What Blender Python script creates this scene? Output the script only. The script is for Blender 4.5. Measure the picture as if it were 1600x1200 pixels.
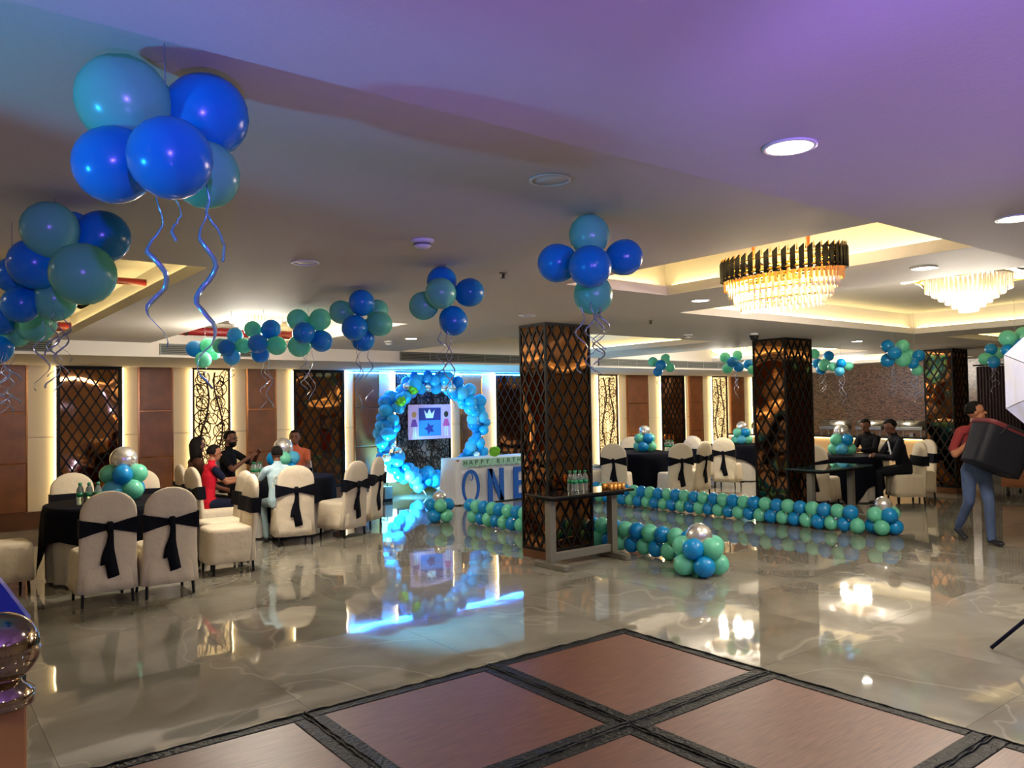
import bpy, bmesh, math, random
from mathutils import Vector, Matrix, Quaternion
random.seed(7)
for o in list(bpy.data.objects): bpy.data.objects.remove(o)
scene = bpy.context.scene
col = scene.collection
R = math.radians

# ------------------------------------------------------------------ camera
CAM_H = 1.65
yaw, pitch, roll, FPX = R(-37.795), R(1.650), R(-0.9744), 1235.55
_F = Vector((-math.sin(yaw), math.cos(yaw), 0)); _R = Vector((math.cos(yaw), math.sin(yaw), 0)); _U = Vector((0, 0, 1))
_F2 = _F * math.cos(pitch) + _U * math.sin(pitch); _U2 = _U * math.cos(pitch) - _F * math.sin(pitch)
_R3 = _R * math.cos(roll) + _U2 * math.sin(roll); _U3 = _U2 * math.cos(roll) - _R * math.sin(roll)
cd = bpy.data.cameras.new('camera'); cam = bpy.data.objects.new('camera', cd); col.objects.link(cam)
cd.sensor_fit = 'HORIZONTAL'; cd.sensor_width = 36; cd.lens = FPX / 1600 * 36; cd.clip_start = 0.05; cd.clip_end = 100
m = Matrix.Identity(4)
for i, v in enumerate((_R3, _U3, -_F2)):
    for j in range(3): m[j][i] = v[j]
m.translation = (0, 0, CAM_H); cam.matrix_world = m
scene.camera = cam

# ------------------------------------------------------------------ world, exposure
w = bpy.data.worlds.new('world'); scene.world = w; w.use_nodes = True
w.node_tree.nodes['Background'].inputs[0].default_value = (0.5, 0.45, 0.4, 1)
w.node_tree.nodes['Background'].inputs[1].default_value = 0.02
scene.view_settings.view_transform = 'Standard'; scene.view_settings.look = 'None'
scene.view_settings.gamma = 1; scene.view_settings.exposure = 1.2; scene.view_settings.use_curve_mapping = False

# light levels of the room's lamps and of added ones, all in one place
L_COVE = 6.5        # cove strips in the coffers
L_WALL = 6.0        # vertical strips on the back wall
L_BLUE = 45.0       # blue strip over the arch
P_DOWN = 22.0       # each recessed downlight (spot, W)
P_CHAN = 85.0       # each chandelier (point, W)
P_VIOLET, P_STBLUE, P_FLOORB = 300.0, 55.0, 90.0   # coloured stage lights behind the camera (W)

# ------------------------------------------------------------------ helpers
def lin(c):
    return tuple(((v / 255) / 12.92 if v / 255 <= 0.04045 else ((v / 255 + 0.055) / 1.055) ** 2.4) for v in c[:3]) + (1,)
def setin(n, names, v):
    for k in names:
        if k in n.inputs: n.inputs[k].default_value = v; return
MATS = {}
def mat(name, rgb, rough=0.6, metal=0.0, spec=0.5, bump=None, vary=None, emit=None, trans=0.0, transl=0.0, sheen=0.0, alpha=None):
    """rgb in sRGB 0-255; bump=(scale,strength); vary=(scale,amount) colour mottling; transl = share of translucent light"""
    mt = bpy.data.materials.new(name); mt.use_nodes = True; nt = mt.node_tree; N = nt.nodes; Lk = nt.links
    b = N['Principled BSDF']; b.inputs['Base Color'].default_value = lin(rgb); b.inputs['Roughness'].default_value = rough
    b.inputs['Metallic'].default_value = metal; setin(b, ['Specular IOR Level'], spec)
    if trans: setin(b, ['Transmission Weight'], trans)
    if sheen: setin(b, ['Sheen Weight'], sheen)
    if emit:
        setin(b, ['Emission Color'], lin(emit[0])); setin(b, ['Emission Strength'], emit[1])
    geo = None
    if bump or vary:
        geo = N.new('ShaderNodeNewGeometry')
    if vary:
        t = N.new('ShaderNodeTexNoise'); t.inputs['Scale'].default_value = vary[0]; t.inputs['Detail'].default_value = 5
        Lk.new(geo.outputs['Position'], t.inputs['Vector'])
        mx = N.new('ShaderNodeMixRGB'); mx.blend_type = 'MULTIPLY'; mx.inputs[0].default_value = 1
        rp = N.new('ShaderNodeValToRGB'); a = vary[1]
        rp.color_ramp.elements[0].position = 0.3; rp.color_ramp.elements[0].color = (1 - a, 1 - a, 1 - a, 1)
        rp.color_ramp.elements[1].position = 0.7; rp.color_ramp.elements[1].color = (1 + a * .4, 1 + a * .4, 1 + a * .4, 1)
        Lk.new(t.outputs['Fac'], rp.inputs[0]); mx.inputs[1].default_value = lin(rgb); Lk.new(rp.outputs[0], mx.inputs[2])
        Lk.new(mx.outputs[0], b.inputs['Base Color'])
    if bump:
        t = N.new('ShaderNodeTexNoise'); t.inputs['Scale'].default_value = bump[0]; t.inputs['Detail'].default_value = 3
        Lk.new(geo.outputs['Position'], t.inputs['Vector'])
        bp = N.new('ShaderNodeBump'); bp.inputs['Strength'].default_value = bump[1]; bp.inputs['Distance'].default_value = 0.02
        Lk.new(t.outputs['Fac'], bp.inputs['Height']); Lk.new(bp.outputs[0], b.inputs['Normal'])
    if transl:
        tr = N.new('ShaderNodeBsdfTranslucent'); tr.inputs[0].default_value = lin(rgb)
        ms = N.new('ShaderNodeMixShader'); ms.inputs[0].default_value = transl
        Lk.new(b.outputs[0], ms.inputs[1]); Lk.new(tr.outputs[0], ms.inputs[2])
        Lk.new(ms.outputs[0], N['Material Output'].inputs[0])
    MATS[name] = mt
    return mt

def tag(o, label, cat, group=None):
    o['label'] = label; o['category'] = cat
    if group: o['group'] = group
    return o
def structure(o): o['kind'] = 'structure'; return o
def empty(name, loc=(0, 0, 0), rz=0.0, label=None, cat=None, group=None):
    o = bpy.data.objects.new(name, None); o.empty_display_size = 0.1; col.objects.link(o)
    o.location = loc; o.rotation_euler = (0, 0, rz)
    if label: tag(o, label, cat, group)
    return o
def link(name, me, parent=None, loc=(0, 0, 0), rot=None, scale=None, mt=None):
    if mt is not None and not me.materials: me.materials.append(mt)
    o = bpy.data.objects.new(name, me); col.objects.link(o); o.location = loc
    if rot is not None:
        if isinstance(rot, Quaternion): o.rotation_mode = 'QUATERNION'; o.rotation_quaternion = rot
        else: o.rotation_euler = rot
    if scale is not None: o.scale = scale if hasattr(scale, '__len__') else (scale,) * 3
    if parent is not None: o.parent = parent
    return o
def mesh(name, bm, mt=None, smooth=False):
    me = bpy.data.meshes.new(name); bm.normal_update(); bm.to_mesh(me); bm.free()
    if mt: me.materials.append(mt)
    if smooth:
        for p in me.polygons: p.use_smooth = True
    return me
CUBES = {}
def cube_of(mt):
    if mt.name not in CUBES:
        bm = bmesh.new(); bmesh.ops.create_cube(bm, size=1.0); CUBES[mt.name] = mesh('block_' + mt.name, bm, mt)
    return CUBES[mt.name]
def box(name, x0, x1, y0, y1, z0, z1, mt, parent=None):
    return link(name, cube_of(mt), parent, ((x0 + x1) / 2, (y0 + y1) / 2, (z0 + z1) / 2), None, (abs(x1 - x0), abs(y1 - y0), abs(z1 - z0)))
def solid(name, x0, x1, y0, y1, z0, z1, mt, parent=None, bevel=0.0):
    bm = bmesh.new(); bbox_bm(bm, x0, x1, y0, y1, z0, z1, bevel); return link(name, mesh(name, bm, mt), parent)
def bar(name, a, b, w, d, mt, parent, up=(0, 1, 0)):
    """box-section bar from a to b, w across, d along `up`"""
    a, b, up = Vector(a), Vector(b), Vector(up); z = (b - a); L = z.length; z.normalize(); x = up.cross(z).normalized(); y = z.cross(x)
    q = Matrix((x, y, z)).transposed().to_quaternion()
    return link(name, cube_of(mt), parent, (a + b) / 2, q, (w, d, L))
def bbox_bm(bm, x0, x1, y0, y1, z0, z1, bevel=0.0):
    r = bmesh.ops.create_cube(bm, size=1.0); vs = r['verts']
    for v in vs: v.co = Vector(((x0 + x1) / 2 + v.co.x * (x1 - x0), (y0 + y1) / 2 + v.co.y * (y1 - y0), (z0 + z1) / 2 + v.co.z * (z1 - z0)))
    if bevel:
        es = list({e for v in vs for e in v.link_edges}); bmesh.ops.bevel(bm, geom=es, offset=bevel, segments=2, affect='EDGES', profile=0.5)
def rings_bm(bm, rings, cap0=True, cap1=True, close=True):
    """loft a list of equally long rings of points"""
    vv = [[bm.verts.new(p) for p in r] for r in rings]; n = len(rings[0])
    for i in range(len(vv) - 1):
        for j in range(n if close else n - 1):
            bm.faces.new((vv[i][j], vv[i][(j + 1) % n], vv[i + 1][(j + 1) % n], vv[i + 1][j]))
    if cap0: bm.faces.new(list(reversed(vv[0])))
    if cap1: bm.faces.new(vv[-1])
def lathe_bm(bm, prof, n=24, c=(0, 0, 0)):
    rings = [[(c[0] + r * math.cos(2 * math.pi * k / n), c[1] + r * math.sin(2 * math.pi * k / n), c[2] + z) for k in range(n)] for r, z in prof]
    rings_bm(bm, rings)
def lathe(name, prof, mt, n=24, smooth=True, hollow=False):
    bm = bmesh.new()
    if hollow:
        rings_bm(bm, [[(r * math.cos(2 * math.pi * k / n), r * math.sin(2 * math.pi * k / n), z) for k in range(n)] for r, z in prof + prof[:1]], False, False); bmesh.ops.remove_doubles(bm, verts=bm.verts, dist=1e-6)
    else: lathe_bm(bm, prof, n)
    return mesh(name, bm, mt, smooth)
def tube_bm(bm, pts, r, n=8, flat=1.0):
    pts = [Vector(p) for p in pts]; rings = []; prev = None
    for i, p in enumerate(pts):
        t = (pts[min(i + 1, len(pts) - 1)] - pts[max(i - 1, 0)]).normalized()
        if prev is None:
            a = t.cross(Vector((0, 0, 1)) if abs(t.z) < 0.9 else Vector((1, 0, 0))).normalized()
        else:
            a = (prev - t * prev.dot(t)).normalized()
        prev = a; b = t.cross(a); rr = r[i] if hasattr(r, '__len__') else r
        rings.append([p + a * (rr * math.cos(2 * math.pi * k / n)) + b * (rr * flat * math.sin(2 * math.pi * k / n)) for k in range(n)])
    rings_bm(bm, rings)
def tube(name, pts, r, mt, parent=None, n=8, flat=1.0, smooth=True):
    bm = bmesh.new(); tube_bm(bm, pts, r, n, flat); return link(name, mesh(name, bm, mt, smooth), parent)
def copy_tree(o, parent=None):
    c = o.copy(); col.objects.link(c); c.parent = parent
    for ch in o.children: copy_tree(ch, c)
    return c
def lamp(name, kind, loc, energy, color, parent=None, size=0.1, rot=None, spot=None, blend=0.5):
    d = bpy.data.lights.new(name, kind); d.energy = energy; d.color = color
    if kind in ('POINT', 'SPOT'): d.shadow_soft_size = size
    if kind == 'AREA': d.size = size
    if kind == 'SPOT': d.spot_size = spot; d.spot_blend = blend
    o = bpy.data.objects.new(name, d); col.objects.link(o); o.location = loc
    if rot is not None: o.rotation_mode = 'QUATERNION'; o.rotation_quaternion = rot
    if parent: o.parent = parent
    return o
def aim(v): return Vector(v).normalized().to_track_quat('-Z', 'Y')

# ------------------------------------------------------------------ materials
PAINT = mat('ceiling_paint', (205, 198, 190), 0.75, bump=(60, 0.05))
CREAM = mat('cream_laminate', (205, 190, 160), 0.5)
WALLP = mat('wall_paint', (190, 178, 158), 0.8)
BROWN = mat('brown_leatherette', (132, 78, 42), 0.38, bump=(6, 0.15), vary=(5, 0.25))
WOODB = mat('skirting_wood', (96, 56, 26), 0.35, vary=(4, 0.3))
GOLDT = mat('rose_gold_trim', (190, 130, 80), 0.2, 1.0)
BLACKM = mat('black_metal', (17, 14, 11), 0.55, spec=.2)
BLACKF = mat('black_fabric', (16, 16, 20), 0.85)
LEDW = mat('led_warm', (255, 235, 190), 0.5, emit=((255, 226, 165), L_WALL))
LEDC = mat('led_cove', (255, 235, 170), 0.5, emit=((255, 232, 160), L_COVE))
LEDB = mat('led_blue', (120, 200, 255), 0.5, emit=((40, 130, 255), L_BLUE))
LEDD = mat('downlight_glow', (255, 255, 250), 0.5, emit=((255, 248, 235), 14.0))
LEAF_GLOW = mat('glowing_leaf_panel', (236, 210, 160), 0.5, emit=((235, 195, 130), 0.9), vary=(7, 0.35))  # leaf panel with the strip light on it put in as its own glow
UNLIT = mat('leaf_panel_back', (150, 140, 125), 0.4, vary=(8, 0.2))  # dim copy of the leaf panel, lack of light put into the tone
LEAFM = mat('leaf_cut_metal', (58, 42, 24), 0.35, 0.6)
GRILLE = mat('vent_grey', (105, 108, 104), 0.5, 0.3)
VENTB = mat('vent_dark', (45, 47, 44), 0.8)
PIPER = mat('red_pipe', (120, 22, 26), 0.4)
WHITEP = mat('white_plastic', (220, 218, 212), 0.4)
COVER = mat('chair_cover_white', (216, 202, 178), 0.9, spec=.2, bump=(9, 0.7))
SASH = mat('navy_sash', (8, 9, 20), 0.7, spec=.15, bump=(14, 0.5))
NAVY = mat('navy_cloth', (7, 8, 20), 0.85, spec=.12, bump=(10, 0.3))
SKIRT = mat('pale_skirt_cloth', (196, 190, 182), 0.85, bump=(8, 0.3))
BLUE = mat('blue_balloon', (14, 146, 214), 0.22, spec=0.6, transl=0.25)
MINT = mat('mint_balloon', (118, 216, 182), 0.24, spec=0.6, transl=0.3)
SKYB = mat('sky_balloon', (90, 190, 225), 0.22, spec=0.6, transl=0.3)
CYAN = mat('cyan_balloon', (40, 175, 225), 0.2, spec=0.6, transl=0.25)
SILV = mat('silver_balloon', (228, 226, 222), 0.22, 0.8, bump=(22, 0.12))
GREENP = mat('green_tissue', (130, 200, 50), 0.8, transl=0.3)
RIBB = mat('silver_ribbon', (190, 195, 215), 0.25, 0.7)
CLEARB = mat('bottle_plastic', (215, 230, 225), 0.08, trans=0.85)
GREENC = mat('green_cap', (20, 130, 80), 0.4)
SKIN = mat('skin_brown', (150, 98, 70), 0.55)
SKIN2 = mat('skin_dark_brown', (112, 70, 50), 0.55)
HAIR = mat('black_hair', (12, 9, 8), 0.6, spec=.15, bump=(90, 0.6))
LIPS = mat('lip', (120, 62, 55), 0.5)
EYEW = mat('eye', (30, 22, 20), 0.2)
T_RED = mat('red_shirt', (190, 26, 44), 0.8, spec=.15, bump=(16, 0.3))
T_NAVY = mat('navy_sleeve', (22, 26, 48), 0.8, spec=.15)
T_BLACK = mat('black_shirt', (18, 17, 20), 0.8, spec=.15, bump=(16, 0.3))
T_BLUE = mat('pale_blue_shirt', (176, 204, 214), 0.8, bump=(16, 0.3))
T_ORANGE = mat('orange_shirt', (196, 96, 60), 0.8)
T_BROWN = mat('brown_top', (78, 46, 34), 0.8, spec=.15)
T_MAROON = mat('maroon_tee', (120, 44, 46), 0.8, spec=.15, bump=(16, 0.3))
T_SUIT = mat('dark_suit', (20, 21, 28), 0.75, spec=.15, bump=(20, 0.2))
T_WHITE = mat('white_shirt', (215, 215, 215), 0.7)
JEANS = mat('blue_jeans', (70, 88, 128), 0.85, vary=(6, 0.35), bump=(20, 0.3))
GREYT = mat('grey_trousers', (120, 140, 145), 0.85)
SHOE = mat('dark_shoe', (20, 22, 34), 0.5)
BAGM = mat('bag_black', (20, 21, 30), 0.6, spec=.2, bump=(30, 0.2))
BAGR = mat('bag_maroon_trim', (96, 34, 40), 0.6)
STEEL = mat('brushed_steel', (150, 148, 142), 0.3, 1.0)
GREYP = mat('grey_painted_metal', (120, 116, 106), 0.45, 0.4)
GRANITE = mat('dark_table_top', (28, 27, 28), 0.12, vary=(40, 0.3))
GLASST = mat('glossy_glass_top', (40, 62, 66), 0.04)
CUPG = mat('gold_cup', (225, 165, 85), 0.3, 0.6)
WHITEC = mat('white_cake_cloth', (225, 225, 228), 0.85, bump=(7, 0.4))
LETB = mat('blue_letter', (18, 92, 190), 0.5)
MINTF = mat('mint_banner', (150, 205, 185), 0.7)
DARKL = mat('dark_print', (40, 42, 40), 0.7)
PINKP = mat('pink_print', (214, 176, 222), 0.6)
PRB = mat('print_blue', (40, 130, 220), 0.6)
PRD = mat('print_dark_blue', (24, 40, 130), 0.6)
PRW = mat('print_white', (226, 226, 236), 0.6)
PRM = mat('print_magenta', (205, 80, 160), 0.6)
PRV = mat('print_violet', (120, 70, 170), 0.6)
WOODC = mat('cart_wood', (130, 78, 42), 0.45, vary=(5, 0.3))
COUNT = mat('counter_front', (205, 170, 120), 0.5)
BLACKT = mat('counter_black', (22, 20, 20), 0.2)
CURT = mat('dark_curtain', (46, 30, 32), 0.75)
UMBR = mat('white_umbrella_cloth', (228, 228, 236), 0.7, transl=0.4)
BRASS = mat('polished_ball', (160, 140, 120), 0.1, 1.0)
POSTW = mat('post_wood', (190, 136, 82), 0.45, vary=(7, 0.25))
DECKB = mat('deck_black_tape', (13, 13, 14), 0.45, spec=.18, bump=(45, 0.6))
CRYS = mat('crystal', (222, 212, 190), 0.05, spec=1.0, transl=0.3)
GOLD = mat('gold_metal', (226, 168, 60), 0.2, 1.0)
BLKG = mat('black_gloss_plate', (24, 20, 14), 0.15, 0.5)
BULB = mat('bulb', (255, 240, 200), 0.5, emit=((255, 222, 150), 10.0))
ACRYL = mat('lit_acrylic', (255, 250, 240), 0.4, emit=((255, 240, 220), 1.6))

def special_mats():
    # bronze wavy mirror
    mt = bpy.data.materials.new('bronze_mirror'); mt.use_nodes = True; nt = mt.node_tree; N = nt.nodes; Lk = nt.links
    b = N['Principled BSDF']; b.inputs['Base Color'].default_value = (0.36, 0.17, 0.075, 1); b.inputs['Metallic'].default_value = 1; b.inputs['Roughness'].default_value = 0.05
    g = N.new('ShaderNodeNewGeometry'); t = N.new('ShaderNodeTexNoise'); t.inputs['Scale'].default_value = 1.7; t.inputs['Detail'].default_value = 0.0
    Lk.new(g.outputs['Position'], t.inputs['Vector']); bp = N.new('ShaderNodeBump'); bp.inputs['Strength'].default_value = 0.8; bp.inputs['Distance'].default_value = 0.06
    Lk.new(t.outputs['Fac'], bp.inputs['Height']); Lk.new(bp.outputs[0], b.inputs['Normal']); MATS['bronze'] = mt
    # marble floor tile
    mt = bpy.data.materials.new('glossy_marble_tile'); mt.use_nodes = True; nt = mt.node_tree; N = nt.nodes; Lk = nt.links
    b = N['Principled BSDF']; b.inputs['Roughness'].default_value = 0.035; setin(b, ['Specular IOR Level'], 0.75)
    g = N.new('ShaderNodeNewGeometry'); oi = N.new('ShaderNodeObjectInfo'); sc = N.new('ShaderNodeVectorMath'); sc.operation = 'SCALE'
    cmb = N.new('ShaderNodeCombineXYZ'); Lk.new(oi.outputs['Random'], cmb.inputs[0]); Lk.new(oi.outputs['Random'], cmb.inputs[1]); Lk.new(cmb.outputs[0], sc.inputs[0]); sc.inputs['Scale'].default_value = 37.0
    ad = N.new('ShaderNodeVectorMath'); ad.operation = 'ADD'; Lk.new(g.outputs['Position'], ad.inputs[0]); Lk.new(sc.outputs[0], ad.inputs[1])
    t = N.new('ShaderNodeTexNoise'); t.inputs['Scale'].default_value = 1.3; t.inputs['Detail'].default_value = 7; t.inputs['Distortion'].default_value = 0.8; Lk.new(ad.outputs[0], t.inputs['Vector'])
    r = N.new('ShaderNodeValToRGB'); e = r.color_ramp.elements
    e[0].position = 0.32; e[0].color = lin((112, 107, 95)); e[1].position = 0.7; e[1].color = lin((146, 142, 130)); Lk.new(t.outputs['Fac'], r.inputs[0])
    t2 = N.new('ShaderNodeTexNoise'); t2.inputs['Scale'].default_value = 0.7; t2.inputs['Detail'].default_value = 3; t2.inputs['Distortion'].default_value = 0.5; Lk.new(ad.outputs[0], t2.inputs['Vector'])
    r2 = N.new('ShaderNodeValToRGB'); r2.color_ramp.elements[0].position = 0.492; r2.color_ramp.elements[0].color = (0, 0, 0, 1)
    r2.color_ramp.elements[1].position = 0.508; r2.color_ramp.elements[1].color = (0, 0, 0, 1)
    k = r2.color_ramp.elements.new(0.5); k.color = (0.22, 0.22, 0.22, 1); Lk.new(t2.outputs['Fac'], r2.inputs[0])
    mx = N.new('ShaderNodeMixRGB'); Lk.new(r2.outputs[0], mx.inputs[0]); Lk.new(r.outputs[0], mx.inputs[1]); mx.inputs[2].default_value = lin((205, 200, 186)); Lk.new(mx.outputs[0], b.inputs['Base Color'])
    t3 = N.new('ShaderNodeTexNoise'); t3.inputs['Scale'].default_value = 3.0; t3.inputs['Detail'].default_value = 1; Lk.new(g.outputs['Position'], t3.inputs['Vector'])
    bp = N.new('ShaderNodeBump'); bp.inputs['Strength'].default_value = 0.1; bp.inputs['Distance'].default_value = 0.01; Lk.new(t3.outputs['Fac'], bp.inputs['Height']); Lk.new(bp.outputs[0], b.inputs['Normal'])
    MATS['tile'] = mt
    # brown plywood of the dance-floor decks: fine grain
    mt = bpy.data.materials.new('deck_plywood'); mt.use_nodes = True; nt = mt.node_tree; N = nt.nodes; Lk = nt.links
    b = N['Principled BSDF']; b.inputs['Roughness'].default_value = 0.42
    g = N.new('ShaderNodeNewGeometry'); mp = N.new('ShaderNodeMapping'); mp.inputs['Scale'].default_value = (3, 60, 3); mp.inputs['Rotation'].default_value = (0, 0, 0.1); Lk.new(g.outputs['Position'], mp.inputs['Vector'])
    t = N.new('ShaderNodeTexNoise'); t.inputs['Scale'].default_value = 2.0; t.inputs['Detail'].default_value = 6; Lk.new(mp.outputs[0], t.inputs['Vector'])
    r = N.new('ShaderNodeValToRGB'); e = r.color_ramp.elements; e[0].position = 0.3; e[0].color = lin((80, 50, 40)); e[1].position = 0.75; e[1].color = lin((118, 78, 62)); Lk.new(t.outputs['Fac'], r.inputs[0]); Lk.new(r.outputs[0], b.inputs['Base Color'])
    MATS['deck'] = mt
    # small chevron mosaic of the end wall
    mt = bpy.data.materials.new('chevron_mosaic'); mt.use_nodes = True; nt = mt.node_tree; N = nt.nodes; Lk = nt.links
    b = N['Principled BSDF']; b.inputs['Roughness'].default_value = 0.3
    g = N.new('ShaderNodeNewGeometry'); t = N.new('ShaderNodeTexVoronoi'); t.inputs['Scale'].default_value = 20; mp = N.new('ShaderNodeMapping'); mp.inputs['Rotation'].default_value = (0.785, 0, 0); mp.inputs['Scale'].default_value = (1, 1, 2.6)
    Lk.new(g.outputs['Position'], mp.inputs['Vector']); Lk.new(mp.outputs[0], t.inputs['Vector'])
    r = N.new('ShaderNodeValToRGB'); e = r.color_ramp.elements; e[0].color = lin((48, 34, 26)); e[1].color = lin((112, 86, 64)); s = N.new('ShaderNodeSeparateColor'); Lk.new(t.outputs['Color'], s.inputs[0]); Lk.new(s.outputs[0], r.inputs[0]); Lk.new(r.outputs[0], b.inputs['Base Color'])
    MATS['mosaic'] = mt
special_mats()
BRONZE, TILE, DECK, MOSAIC = MATS['bronze'], MATS['tile'], MATS['deck'], MATS['mosaic']
# ================================================================== THE SETTING
HC = 2.55            # main ceiling
X0, X1, Y0, Y1 = -3.0, 19.0, -3.0, 13.4
YF = 10.85           # front of the bulkhead before the back wall
# floor: 1.2 m polished tiles on a bed, narrow joints
fl = structure(solid('floor', X0, X1, Y0, Y1, -0.10, -0.008, VENTB))
TS = 1.2; bm = bmesh.new(); bbox_bm(bm, -TS / 2 + .001, TS / 2 - .001, -TS / 2 + .001, TS / 2 - .001, -0.012, 0.0)
tile_me = mesh('floor_tile', bm, TILE)
for i in range(19):
    for j in range(14):
        link('tile', tile_me, fl, (X0 + TS * (i + .5), Y0 + TS * (j + .5), 0))
# ceiling with coffers
HOLES = {'L': (-1.6, 1.52, 5.03, YF), 'M': (2.55, 4.27, 7.3, YF), 'A': (3.9, 5.02, 1.82, 4.36), 'B': (6.08, 10.94, 0.6, 5.13),
         'C': (11.89, 15.6, 0.6, 5.12), 'E': (6.2, 9.4, 7.25, YF), 'G': (10.75, 13.9, 7.3, YF), 'H': (14.95, 18.2, 7.3, YF)}
xs = sorted({X0, X1} | {h[k] for h in HOLES.values() for k in (0, 1)}); ys = sorted({1.82, YF} | {h[k] for h in HOLES.values() for k in (2, 3) if h[k] > 1.82})
def in_hole(x, y): return any(h[0] < x < h[1] and h[2] < y < h[3] for h in HOLES.values())
bm = bmesh.new()
for i in range(len(xs) - 1):
    for j in range(len(ys) - 1):
        if not in_hole((xs[i] + xs[i + 1]) / 2, (ys[j] + ys[j + 1]) / 2): bbox_bm(bm, xs[i], xs[i + 1], ys[j], ys[j + 1], HC, HC + .08)
# lower soffit near the camera (with the two big coffers cut through it)
ceil_o = structure(link('ceiling', mesh('ceiling', bm, PAINT)))
bm = bmesh.new(); ys2 = [Y0, 0.6, 1.82]
for i in range(len(xs) - 1):
    for j in range(2):
        xm, ym = (xs[i] + xs[i + 1]) / 2, (ys2[j] + ys2[j + 1]) / 2
        if not in_hole(xm, ym): bbox_bm(bm, xs[i], xs[i + 1], ys2[j], ys2[j + 1], 2.47, HC + .08)
structure(link('trim_2', mesh('soffit', bm, PAINT)))
E_ = 0.12; ZT = 2.84
for key, (a, b_, c, d) in HOLES.items():
    far = abs(d - YF) < 1e-6
    a2, b2, c2, d2 = a - E_, b_ + E_, c - E_, (d if far else d + E_)
    bm = bmesh.new()
    bbox_bm(bm, a2 - .05, b2 + .05, c2 - .05, d2 + .05, ZT, ZT + .04)
    bbox_bm(bm, a2 - .04, a2, c2, d2, HC + .08, ZT); bbox_bm(bm, b2, b2 + .04, c2, d2, HC + .08, ZT)
    bbox_bm(bm, a2, b2, c2 - .04, c2, HC + .08, ZT)
    if not far: bbox_bm(bm, a2, b2, d2, d2 + .04, HC + .08, ZT)
    link('coffer', mesh('coffer', bm, PAINT), ceil_o)
    zz = HC + .082
    sides = [(a2 + .03, a2 + .055, c, d), (b2 - .055, b2 - .03, c, d), (a, b_, c2 + .03, c2 + .055)]
    if not far: sides.append((a, b_, d2 - .055, d2 - .03))
    for s in sides: box('cove_light', s[0], s[1], s[2], s[3], zz, zz + .012, LEDC, ceil_o)
# bulkhead along the back wall
structure(box('trim_1', X0, X1, YF, Y1, 2.37, ZT + .04, PAINT))
# the other walls
structure(box('wall_left', X0 - .1, X0, Y0 - .1, Y1 + .1, 0, ZT, WALLP))
structure(box('wall_front', X0, X1, Y0 - .1, Y0, 0, ZT, WALLP))
wr = structure(box('wall_right', X1, X1 + .1, Y0 - .1, Y1 + .1, 0, ZT, MOSAIC))
# back wall: panels, each a piece of its own
wb = structure(solid('wall_back', X0 - .1, X1 + .1, Y1, Y1 + .1, 0, ZT, WALLP))
def onwall(o): o.parent = wb; return o
def wbox(name, x0, x1, y0, y1, z0, z1, mt): return onwall(box(name, x0, x1, y0, y1, z0, z1, mt))
MODS = [('b', -.6, -.05), ('c', -.05, .25), ('f', .25, .85), ('c', .85, 1.0), ('b', 1.0, 1.46), ('c', 1.46, 1.83), ('l', 1.83, 2.72), ('c', 2.72, 2.96), ('b', 2.96, 3.46), ('c', 3.46, 3.76),
        ('f', 3.76, 4.37), ('c', 4.37, 4.66), ('b', 4.66, 5.16), ('c', 5.16, 5.47), ('l', 5.47, 6.44), ('c', 6.44, 6.65), ('b', 6.65, 7.15), ('c', 7.15, 7.5), ('u', 7.5, 8.75),
        ('c', 8.75, 9.02), ('b', 9.02, 9.54), ('c', 9.54, 9.89), ('l', 9.89, 10.9), ('c', 10.9, 11.2), ('b', 11.2, 12.2), ('c', 12.2, 12.86), ('f', 12.86, 13.5), ('c', 13.5, 13.85),
        ('b', 13.85, 14.57), ('c', 14.57, 15.02), ('l', 15.02, 15.92), ('c', 15.92, 16.14), ('b', 16.14, 16.66), ('c', 16.66, 17.03), ('f', 17.03, 17.68), ('c', 17.68, 17.87),
        ('b', 17.87, 18.44), ('c', 18.44, 18.79), ('l', 18.79, 19.0)]
# a cut-metal leaf: outline, midrib and side veins as raised strips
def leaf_mesh():
    bm = bmesh.new(); n = 14; L = 1.0; W = .42
    def wd(t): return W * math.sin(math.pi * t) ** .8 * (1 - .25 * t)
    for s in (-1, 1): tube_bm(bm, [(s * wd(k / n) / 1.0, 0, k / n * L) for k in range(n + 1)], .036, 4)
    tube_bm(bm, [(0, 0, -.35), (0, 0, .95)], .03, 4)
    for k in (2, 4):
        for s in (-1, 1): tube_bm(bm, [(0, 0, k * .14), (s * wd(k * .14 + .16) * .85, 0, k * .14 + .16)], .02, 4)
    return mesh('cut_leaf', bm, LEAFM)
LEAF = leaf_mesh()
def lattice(px0, px1, pz0, pz1, dx, place, name='lattice_bar', w=.022, d=.02):
    """crossed diagonal bars filling a rectangle; place(u,v) -> world point on the face"""
    slope = 1.62; H = pz1 - pz0; out = []
    for s in (1, -1):
        k0 = -int(H / slope / dx) - 2; k1 = int((px1 - px0) / dx) + int(H / slope / dx) + 3
        for k in range(k0, k1):
            u0 = px0 + k * dx if s == 1 else px1 - k * dx
            pts = []
            for t in (0.0, 1.0):
                pts.append((u0 + s * t * H / slope, pz0 + t * H))
            (ua, va), (ub, vb) = pts
            def at_u(u): return va + (u - ua) * (vb - va) / (ub - ua)
            lo, hi = (ua, ub) if ua < ub else (ub, ua)
            lo2, hi2 = max(lo, px0), min(hi, px1)
            if hi2 - lo2 < .03: continue
            out.append(((lo2, at_u(lo2)), (hi2, at_u(hi2))))
    return out
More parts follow.
